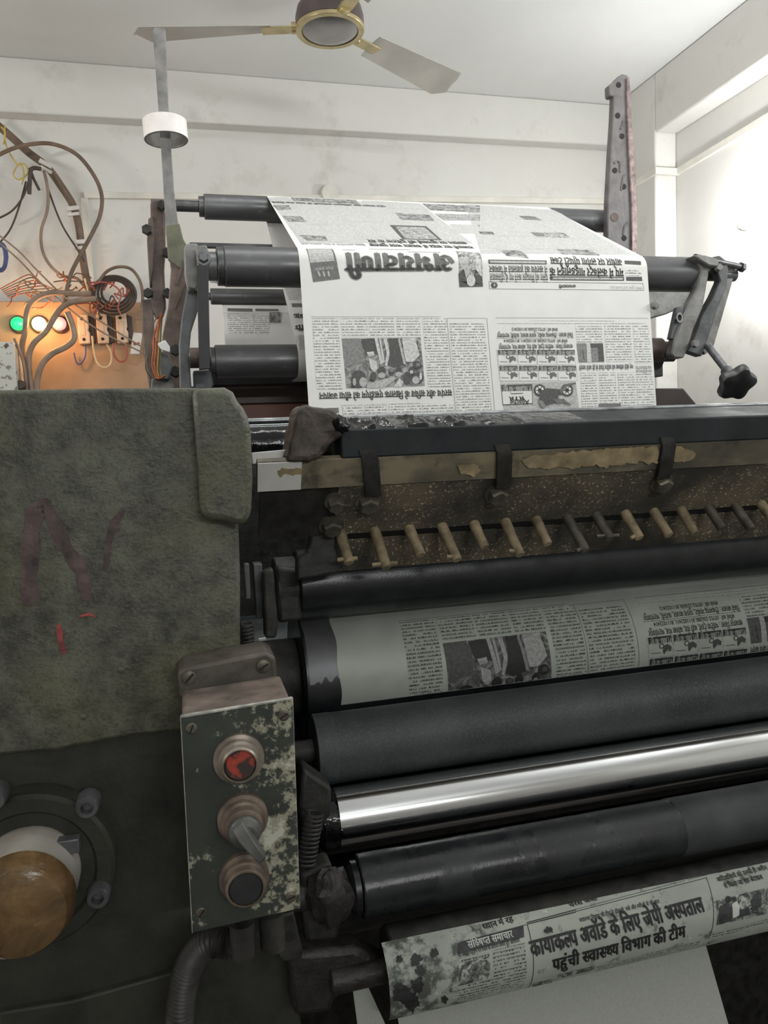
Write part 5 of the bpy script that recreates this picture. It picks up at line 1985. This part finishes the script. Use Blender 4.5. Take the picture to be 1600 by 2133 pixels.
for a_, b_ in ((785, 1222), (655, 1645), (432, 1432)):
    p = PY(*Kx([(a_, b_)])[0], YR - .003)
    g = G()
    hexhead(g, p, (0, -1, 0), .008, .009)
    g.build('bolt', 'bracket', t)
p = PY(*Kx([(562, 1500)])[0], YR)
g = G().ring(p, (.3, -1, 0), .006, .010, .006, 20)
g.build('eye_ring', 'steel', t)
g = G().prism(pxs(Kx([(560, 1440), (600, 1430), (590, 1600), (560, 1620), (522, 1616)]), YR + .004), (0, .012, 0))
g.build('web_plate', 'bracket_dark', t, bevel=.002)
a, b = PY(*Kx([(728, 1650)])[0], YR + .01), PY(*Kx([(862, 1822)])[0], YR - .075)
t2 = thing('screw_handle', b, 'long screw with a black star hand knob sticking out below the right bracket', 'hand knob')
g = G().rod(a, b, .0075, 16)
g.build('screw_rod', 'steel', t2)
d = (b - a).normalized()
g = G().lathe(b - d * .022, d, [(0, .0105), (.003, .012), (.022, .012), (.026, .009)], 20)
g.build('collar', 'steel', t2)
kc = b + d * .020
u = d.orthogonal().normalized()
v = d.cross(u)
vs, fs = [], []
pr = [(-.012, .30), (-.010, .80), (-.004, .98), (.004, 1.0), (.012, .92), (.016, .70), (.017, .3)]
sg = 60
for h_, k in pr:
    for i in range(sg):
        a_ = 2 * math.pi * i / sg
        r = .034 * k * (1 + .12 * math.cos(5 * a_) * (k > .5))
        vs.append(kc + d * h_ + (u * math.cos(a_) + v * math.sin(a_)) * r)
for k in range(len(pr) - 1):
    for i in range(sg):
        j = (i + 1) % sg
        fs.append((k * sg + i, k * sg + j, (k + 1) * sg + j, (k + 1) * sg + i))
fs += [tuple(range(sg))[::-1], tuple((len(pr) - 1) * sg + i for i in range(sg))]
g = G().add(vs, fs)
g.build('star_knob', 'button_black', t2, bevel=0)
a = PY(1424, 809, 1.34)
g = G().prism(pxs([(1362, 809), (1424, 808), (1452, 842), (1440, 860), (1362, 860)], 1.42), (0, .10, 0))
tag(g.build('frame_block', 'brown_dark', bevel=.003), 'dark brown frame block right of the newspaper web just above the duct', 'block')

# ------------------------------------------------------------------ ceiling fan
fc = PZ(688, 70, 1.20)
t = thing('ceiling_fan', fc, 'brown three bladed ceiling fan with gold trim hanging from the white ceiling', 'ceiling fan')
Z0 = fc.z
up = V((0, 0, 1))
g = G().lathe(fc + V((0, 0, .012)), up, [(0, .092), (.006, .099), (.030, .100), (.055, .094), (.064, .078), (.070, .05), (.105, .045), (.13, .03)], 56)
g.build('motor_housing', 'fan_brown', t)
g = G().ring(fc + V((0, 0, .004)), up, .083, .100, .012, 56)
g.build('trim_ring', 'fan_gold', t, bevel=.002)
g = G().lathe(fc + V((0, 0, -.004)), up, [(0, .0), (.0005, .045), (.004, .068), (.012, .083), (.018, .084)], 56, caps=False)
g.build('bottom_cap', 'fan_cap', t)
g = G().rod(fc + V((0, 0, .10)), V((fc.x, fc.y, H - .05)), .011, 16)
g.build('down_rod', 'fan_brown', t)
g = G().lathe(V((fc.x, fc.y, H - .075)), up, [(0, .02), (.01, .045), (.06, .055), (.0745, .056)], 32)
g.build('ceiling_canopy', 'fan_brown', t)
for k, ang in enumerate((165, 32, -78)):
    a_ = math.radians(ang)
    d = V((math.cos(a_), math.sin(a_), 0))
    n_ = V((-d.y, d.x, 0))
    o_ = fc + V((0, 0, .020))
    g = G()
    vs, fs = [], []
    rows = 14
    for i in range(rows + 1):
        s_ = i / rows
        r = .17 + .40 * s_
        wd_ = (.042 + .026 * s_) * (1 if s_ < .93 else math.sqrt(max(.05, 1 - ((s_ - .93) / .075) ** 2)))
        for q in (-1, 0, 1):
            vs.append(o_ + d * r + n_ * (q * wd_) + V((0, 0, -.012 * q + (.004 if q == 0 else 0))))
    nn = len(vs)
    vs += [p + V((0, 0, .002)) for p in vs]
    for i in range(rows):
        for q in range(2):
            b_ = i * 3 + q
            fs.append((b_, b_ + 1, b_ + 4, b_ + 3))
            fs.append((nn + b_ + 3, nn + b_ + 4, nn + b_ + 1, nn + b_))
    per = [i * 3 for i in range(rows + 1)] + [rows * 3 + 1] + [i * 3 + 2 for i in range(rows, -1, -1)] + [1]
    for i in range(len(per)):
        j = per[(i + 1) % len(per)]
        fs.append((per[i], per[i] + nn, j + nn, j))
    g.add(vs, fs)
    b_ = g.build('blade', 'fan_blade', t)
    g = G()
    g.obox(o_ + d * .145 + V((0, 0, -.004)), d * .055, n_ * .020, V((0, 0, .0022)))
    g.rod(o_ + d * .092, o_ + d * .112, .016, 16)
    g.build('blade_arm', 'fan_gold', b_, bevel=.001)

# ------------------------------------------------------------------ electrical corner on the back wall
YW = YB - .002


def wire(name, label, pts, r, mat, y=3.2, cat='cable', group=None, y1=None):
    n_ = len(pts)
    P_ = [PY(a, b, y + ((y1 - y) * i / (n_ - 1) if y1 else 0)) for i, (a, b) in enumerate(pts)]
    return tag(G().tube(P_, r * .85, 8, 7).build(name, mat), label, cat, group)


g = G().prism(pxs([(0, 612), (60, 604), (318, 722), (318, 830), (-90, 830), (-90, 640)], YW - .03), (0, .03, 0))
g = G().box(PY(-60, 700, YW).x, PY(316, 760, 3.27).x, 3.27, 3.295, PY(150, 840, 3.27).z - .25, PY(100, 628, 3.27).z)
tag(g.build('switch_board', 'board', bevel=.003), 'warm brown wooden board carrying the lamps and fuse holders on the back wall', 'board')
# trunking
t = thing('cable_trunking', PY(700, 405, YW), 'white plastic cable trunking running along the back wall below the beam', 'trunking')
zc = lambda px, py: PY(px, py, 3.31).z
xa, xb = PY(174, 400, 3.31).x, 2.012
za, zb = zc(174, 405), zc(1232, 418)
zb += (zb - za) / (PY(1232, 418, 3.31).x - xa) * (xb - PY(1232, 418, 3.31).x)
g = G().prism([V((xa, 3.312, za - .012)), V((xb, 3.312, zb - .012)), V((xb, 3.312, zb + .012)), V((xa, 3.312, za + .012))], (0, .02, 0))
g.build('trunking_run', 'pvc', t, bevel=.001)
g = G().box(PY(174, 500, 3.31).x, PY(189, 500, 3.31).x, 3.313, YB, PY(180, 690, 3.31).z, za - .012)
g.build('trunking_drop', 'pvc', t, bevel=.001)
z1_ = zb
for nm, pts in (('trunking_corner', [(1.99, 3.2), (1.99, 3.0)]),):
    g = G().prism([V((2.005, 3.32, zb - .010)), V((2.005, 2.955, zb - .0)), V((2.005, 2.955, zb + .026)), V((2.005, 3.32, zb + .012))], (.012, 0, 0))
    g.build(nm, 'pvc', t, bevel=.001)
g = G().box(2.003, XR, 2.94, 2.958, zb - .002, zb + .026)
g.build('trunking_corner', 'pvc', t, bevel=.001)
g = G().prism([V((XR - .014, 2.95, zb)), V((XR - .014, 1.4, zb + .035)), V((XR - .014, 1.4, zb + .062)), V((XR - .014, 2.95, zb + .026))], (.014, 0, 0))
g.build('trunking_side_run', 'pvc', t, bevel=.001)
p = PY(688, 402, 3.30)
g = G().lathe(p + V((0, 0, 0)), (0, 1, 0), [(0, .035), (.02, .04)], 24)
tag(g.build('junction_box', 'pvc'), 'round cream junction box on the trunking behind the top of the newspaper web', 'box')

wire('main_cable', 'thick dark cable pole running down the back wall at the left', [(-20, 248), (20, 282), (60, 318), (98, 348), (130, 392), (152, 428), (164, 470), (170, 520), (178, 570), (188, 610), (205, 640)], .017, 'cable_brown', 3.24)
for i, (a, b, ang) in enumerate(((95, 341, -.5), (152, 434, .15), (167, 504, .1))):
    p = PY(a, b, 3.218)
    t = tag(G().obox(p, V((math.cos(ang), 0, math.sin(ang))) * .024, V((0, .006, 0)), V((-math.sin(ang), 0, math.cos(ang))) * .008).obox(p + V((0, .0, -.022)), V((math.cos(ang), 0, math.sin(ang))) * .022, V((0, .006, 0)), V((-math.sin(ang), 0, math.cos(ang))) * .006).build('cable_clip', 'white_plastic', bevel=.002),
            ('topmost', 'middle', 'lowest')[i] + ' of three white clips on the thick dark wall cable', 'clip', 'white clips on the main cable')
wire('looped_cable', 'brown cable making a wide loop off the wall at the left', [(-20, 332), (20, 312), (60, 301), (110, 300), (160, 322), (196, 366), (212, 408), (208, 450), (190, 490), (168, 530), (148, 570), (138, 610), (134, 640)], .0085, 'cable_brown', 3.12)
wire('hanging_cable', 'grey cable bending down beside the thick wall cable', [(92, 356), (100, 400), (98, 440), (86, 480), (88, 520), (104, 552), (130, 574), (160, 580), (178, 600)], .0065, 'cable_grey', 3.18)
wire('hanging_cable', 'thin dark cable crossing from the tie down to the cable coil', [(90, 356), (106, 410), (130, 470), (160, 518), (176, 545)], .004, 'cable_dark', 3.2)
wire('black_lead', 'short black lead stub hanging from the cable tie', [(86, 352), (66, 352), (62, 378), (61, 404)], .009, 'cable_dark', 3.16)
wire('black_lead', 'short black lead curling right below the cable tie', [(62, 350), (70, 372), (82, 396)], .006, 'cable_dark', 3.17)
wire('slack_wire', 'thin slack wire drooping to the left edge below the cable tie', [(60, 376), (48, 410), (24, 440), (-10, 458)], .0045, 'cable_dark', 3.2)
wire('slack_wire', 'thin slack wire falling steeply to the left edge', [(54, 378), (40, 430), (20, 480), (-10, 515)], .004, 'cable_dark', 3.21)
wire('yellow_wire', 'yellow wire loop hanging left of the thick wall cable', [(10, 260), (12, 300), (34, 340), (52, 342), (58, 360), (40, 374), (28, 362), (42, 340), (50, 362), (46, 384)], .003, 'wire_yellow', 3.17)
wire('yellow_wire', 'short yellow wire end at the top left corner of the cables', [(2, 264), (10, 276), (8, 300)], .0035, 'wire_yellow', 3.16)
wire('stay_wire', 'upper of two long thin wires slanting down to the right across the board', [(-10, 484), (40, 524), (80, 566), (140, 622), (220, 676), (305, 728)], .0035, 'cable_grey', 3.1)
wire('stay_wire', 'lower of two long thin wires slanting down to the right across the board', [(-10, 498), (40, 542), (76, 580), (140, 640), (210, 690), (300, 736)], .0035, 'cable_grey', 3.11)
bl_ = thing('blue_wire_coil', PY(3, 535, 3.2), 'blue wire coil cut by the left edge of the picture', 'wire')
g = G()
for k in range(5):
    g = G().tube([PY(2 + (8 + k * 1.4) * math.cos(i * .7), 536 + (24 + k * 1.5) * math.sin(i * .7), 3.19 + .004 * k) for i in range(10)], .0038, 6, 4)
    g.build('turn', 'wire_blue', bl_)
wire('supply_cable', 'thick grey cable arching over the green lamp down to the bottom left', [(190, 612), (150, 612), (110, 610), (78, 620), (58, 644), (52, 690), (46, 725), (54, 770), (58, 825)], .012, 'cable_grey', 3.1)
wire('supply_cable', 'thick grey cable curving between the lit lamps to the bottom left', [(200, 622), (165, 626), (135, 636), (114, 660), (96, 690), (70, 716), (60, 750), (66, 825)], .012, 'cable_grey', 3.08)
wire('supply_cable', 'thick pinkish cable bending below the red lamp', [(140, 650), (152, 682), (154, 706), (138, 722), (110, 736), (88, 758), (78, 790), (76, 825)], .013, 'cable_grey', 3.09)
wire('thin_lead', 'thin grey lead rising from the white switch box', [(30, 705), (42, 735), (52, 770), (56, 825)], .006, 'cable_grey', 3.06)
wire('arched_cable', 'thin brown cable arching above the cable coil to the rusty link', [(205, 588), (222, 566), (246, 556), (272, 560), (290, 582), (297, 610), (296, 640)], .007, 'cable_brown', 3.14)
cl = thing('cable_coil', PY(240, 622, 3.18), 'coil of dark brown cable on the wall above the fuse holders', 'cable')
for k in range(4):
    rx, ry = 47 - k * 6.5, 40 - k * 5
    g = G().tube([PY(236 + rx * math.cos(a_) + k, 615 + ry * math.sin(a_) - k * 2, 3.15 + .004 * k) for a_ in [i * .42 - 2.6 for i in range(16)]], .0050, 8, 4)
    g.build('turn', 'cable_dark', cl)
tg = thing('wire_tangle', PY(90, 600, 3.2), 'tangled mass of thin reddish wires above the lamps', 'wires')
tr = random.Random(5)
for k in range(16):
    x, y = 40 + tr.random() * 120, 578 + tr.random() * 36
    pts = [(x, y)]
    dx, dy = tr.uniform(-14, 20), tr.uniform(-10, 12)
    for i in range(5):
        x += dx + tr.uniform(-9, 9)
        y += dy * .5 + tr.uniform(-9, 10)
        y = min(max(y, 566), 660)
        pts.append((x, y))
    g = G().tube([PY(a, b, 3.12 + tr.random() * .08) for a, b in pts], .0024, 5, 5)
    g.build('wire', ('wire_red', 'cable_brown', 'copper', 'cable_grey')[k % 4], tg)
for k in range(7):
    pts = [(0 + k * 3, 602 + k * 3), (30 + k * 4, 586 + k * 4), (62 + k * 5, 572 + k * 6), (80 + k * 6, 590 + k * 2)]
    g = G().tube([PY(a, b, 3.17 + .006 * k) for a, b in pts], .0022, 5, 5)
    g.build('wire', ('wire_red', 'cable_brown')[k % 2], tg)
tg = thing('wire_tangle', PY(225, 625, 3.12), 'knot of red and dark wires inside the cable coil', 'wires')
for k in range(10):
    x, y = 190 + tr.random() * 60, 596 + tr.random() * 40
    pts = [(x, y)]
    for i in range(4):
        x += tr.uniform(-18, 22)
        y += tr.uniform(-16, 18)
        pts.append((min(max(x, 180), 268), min(max(y, 588), 660)))
    g = G().tube([PY(a, b, 3.09 + tr.random() * .05) for a, b in pts], .0026, 5, 5)
    g.build('wire', ('wire_red', 'cable_dark', 'wire_red')[k % 3], tg)

# lamps
for px_, col_, lab in ((38, 'lamp_green', 'green indicator lamp, leftmost on the wooden board'), (82, 'lamp_yellow', 'glowing yellow white indicator lamp on the wooden board'), (124, 'lamp_red', 'pinkish red indicator lamp, rightmost on the wooden board')):
    p = PY(px_, 675, 3.25)
    t = thing('indicator_lamp', p, lab, 'lamp', 'indicator lamps on the wooden board')
    g = G().lathe(p + V((0, .022, 0)), (0, -1, 0), [(0, .034), (.012, .034), (.016, .029)], 28)
    g.build('lamp_base', 'cable_dark', t)
    g = G().blob(p + V((0, -.008, 0)), .026, .022, .026, 0, 1, 24)
    g.build('lens', col_, t)
for loc, col_, pw in ((PY(82, 675, 3.14), (1.0, .55, .20), 1.5), (PY(124, 675, 3.17), (1.0, .32, .18), .25), (PY(38, 675, 3.17), (.2, 1.0, .5), .10)):
    l = bpy.data.lights.new('indicator_light', 'POINT')
    l.energy = pw
    l.color = col_
    l.shadow_soft_size = .02
    o = bpy.data.objects.new('indicator_light', l)
    COL.objects.link(o)
    o.location = loc
# fuse holders
for i, (x0, lab) in enumerate(((172, 'left'), (211, 'middle'), (252, 'right'))):
    y0 = 657 - i
    t = thing('fuse_holder', PY(x0, y0 + 30, 3.25), lab + ' of three cream ceramic fuse holders on the wooden board', 'fuse', 'ceramic fuse holders')
    q = pxs([(x0 - 12, y0 - 2), (x0 + 10, y0 - 3), (x0 + 13, y0 + 24), (x0 + 11, y0 + 30), (x0 + 15, y0 + 36), (x0 + 16, y0 + 59), (x0 - 7, y0 + 60), (x0 - 10, y0 + 32)], 3.235)
    g = G().prism(q, (0, .034, 0))
    g.build('carrier', 'ceramic', t, bevel=.004)
    for a, b in ((x0 - 2, y0 + 7), (x0 + 3, y0 + 50)):
        g = G().lathe(PY(a, b, 3.2345), (0, -1, 0), [(-.002, .006), (.0006, .006)], 14)
        g.build('screw_hole', 'hole', t)
    g = G().prism(pxs([(x0 - 5, y0 + 14), (x0 + 4, y0 + 14), (x0 + 6, y0 + 42), (x0 - 3, y0 + 42)], 3.2335), (0, .002, 0))
    g.build('grip', 'ceramic', t, bevel=.001)
    g = G().prism(pxs([(x0 + 11, y0), (x0 + 22, y0 + 4), (x0 + 27, y0 + 56), (x0 + 17, y0 + 60)], 3.25), (0, .019, 0))
    g.build('base', 'cable_dark', t, bevel=.002)
wire('fuse_loop_wire', 'cream wire loop hanging under the middle fuse holder', [(192, 700), (196, 735), (204, 758), (218, 766), (230, 758), (232, 735), (222, 718)], .0045, 'wire_cream', 3.2, 'wire')
wire('fuse_loop_wire', 'cream wire coming down to the middle fuse holder from the coil', [(176, 580), (182, 600), (186, 625), (200, 642), (206, 656)], .0045, 'wire_cream', 3.15, 'wire')
wire('fuse_loop_wire', 'red wire loop hanging under the right fuse holder', [(236, 715), (238, 740), (250, 753), (262, 748), (264, 730), (262, 714)], .0042, 'wire_red', 3.2, 'wire')
wire('fuse_loop_wire', 'faint blue wire loop hanging under the left fuse holder', [(154, 735), (160, 756), (170, 756), (178, 740), (178, 720)], .0035, 'wire_blue', 3.25, 'wire')
wire('fuse_loop_wire', 'red wire arching over the coil to the right fuse holder', [(185, 598), (210, 588), (236, 594), (252, 612), (246, 640), (252, 655)], .0035, 'wire_red', 3.1, 'wire')
t = thing('wire_connector', PY(282, 720, 3.2), 'small white plastic wire connector right of the fuse holders', 'connector')
g = G().prism(pxs([(278, 692), (297, 694), (290, 738), (270, 738)], 3.2), (0, .02, 0))
g.build('body', 'white_plastic', t, bevel=.003)
for a, b in ((281, 716), (288, 716)):
    g = G().lathe(PY(a, b, 3.199), (0, -1, 0), [(-.002, .007), (.001, .006)], 12)
    g.build('terminal', 'wire_red', t)
# switch box in the corner
t = thing('switch_box', PY(10, 760, 3.05), 'speckled grey white switch box at the bottom left of the wooden board', 'switch box')
g = G().prism(pxs([(-60, 712), (28, 712), (38, 830), (-60, 830)], 3.02), (0, .22, 0))
g.build('box_body', 'switchbox', t, bevel=.003)
g = G().prism(pxs([(7, 720), (14, 714), (19, 720), (12, 727)], 3.019), (0, .002, 0))
g.build('rust_chip', 'rust', t)
g = G().lathe(PY(44, 803, 3.05), (0, -1, 0), [(0, .018), (.01, .018), (.016, .012)], 20)
tag(g.build('cable_gland', 'cable_dark'), 'dark round cable gland beside the speckled switch box', 'gland')

# ------------------------------------------------------------------ wall lamp on the right wall
p = PX(1590, 455, XR - .09)
t = thing('wall_lamp', V((XR, p.y, p.z)), 'glaring lit lamp globe on the right wall at the picture edge', 'lamp')
g = G().blob(p, .045, .045, .05, 0, 1, 28)
g.build('globe', 'bulb', t)
h0 = PX(1548, 468, XR - .02)
g = G().lathe((XR, p.y, p.z), (-1, 0, 0), [(0, .04), (.012, .04), (.02, .022), (.05, .02)], 24)
g.build('holder', 'white_plastic', t)
g = G().lathe((XR, h0.y, h0.z), (-1, 0, 0), [(0, .022), (.02, .020), (.032, .014)], 20)
tag(g.build('wall_plug', 'tape_side'), 'small grey plug on the right wall beside the glaring lamp', 'plug')
l = bpy.data.lights.new('wall_lamp_light', 'POINT')
l.energy = 20
l.color = (.99, 1, .98)
l.shadow_soft_size = .05
o = bpy.data.objects.new('wall_lamp_light', l)
COL.objects.link(o)
o.location = p + V((-.06, 0, 0))

bpy.data.objects.remove(_to)
for o in list(SC.objects):
    if '_w' in o:
        del o['_w']
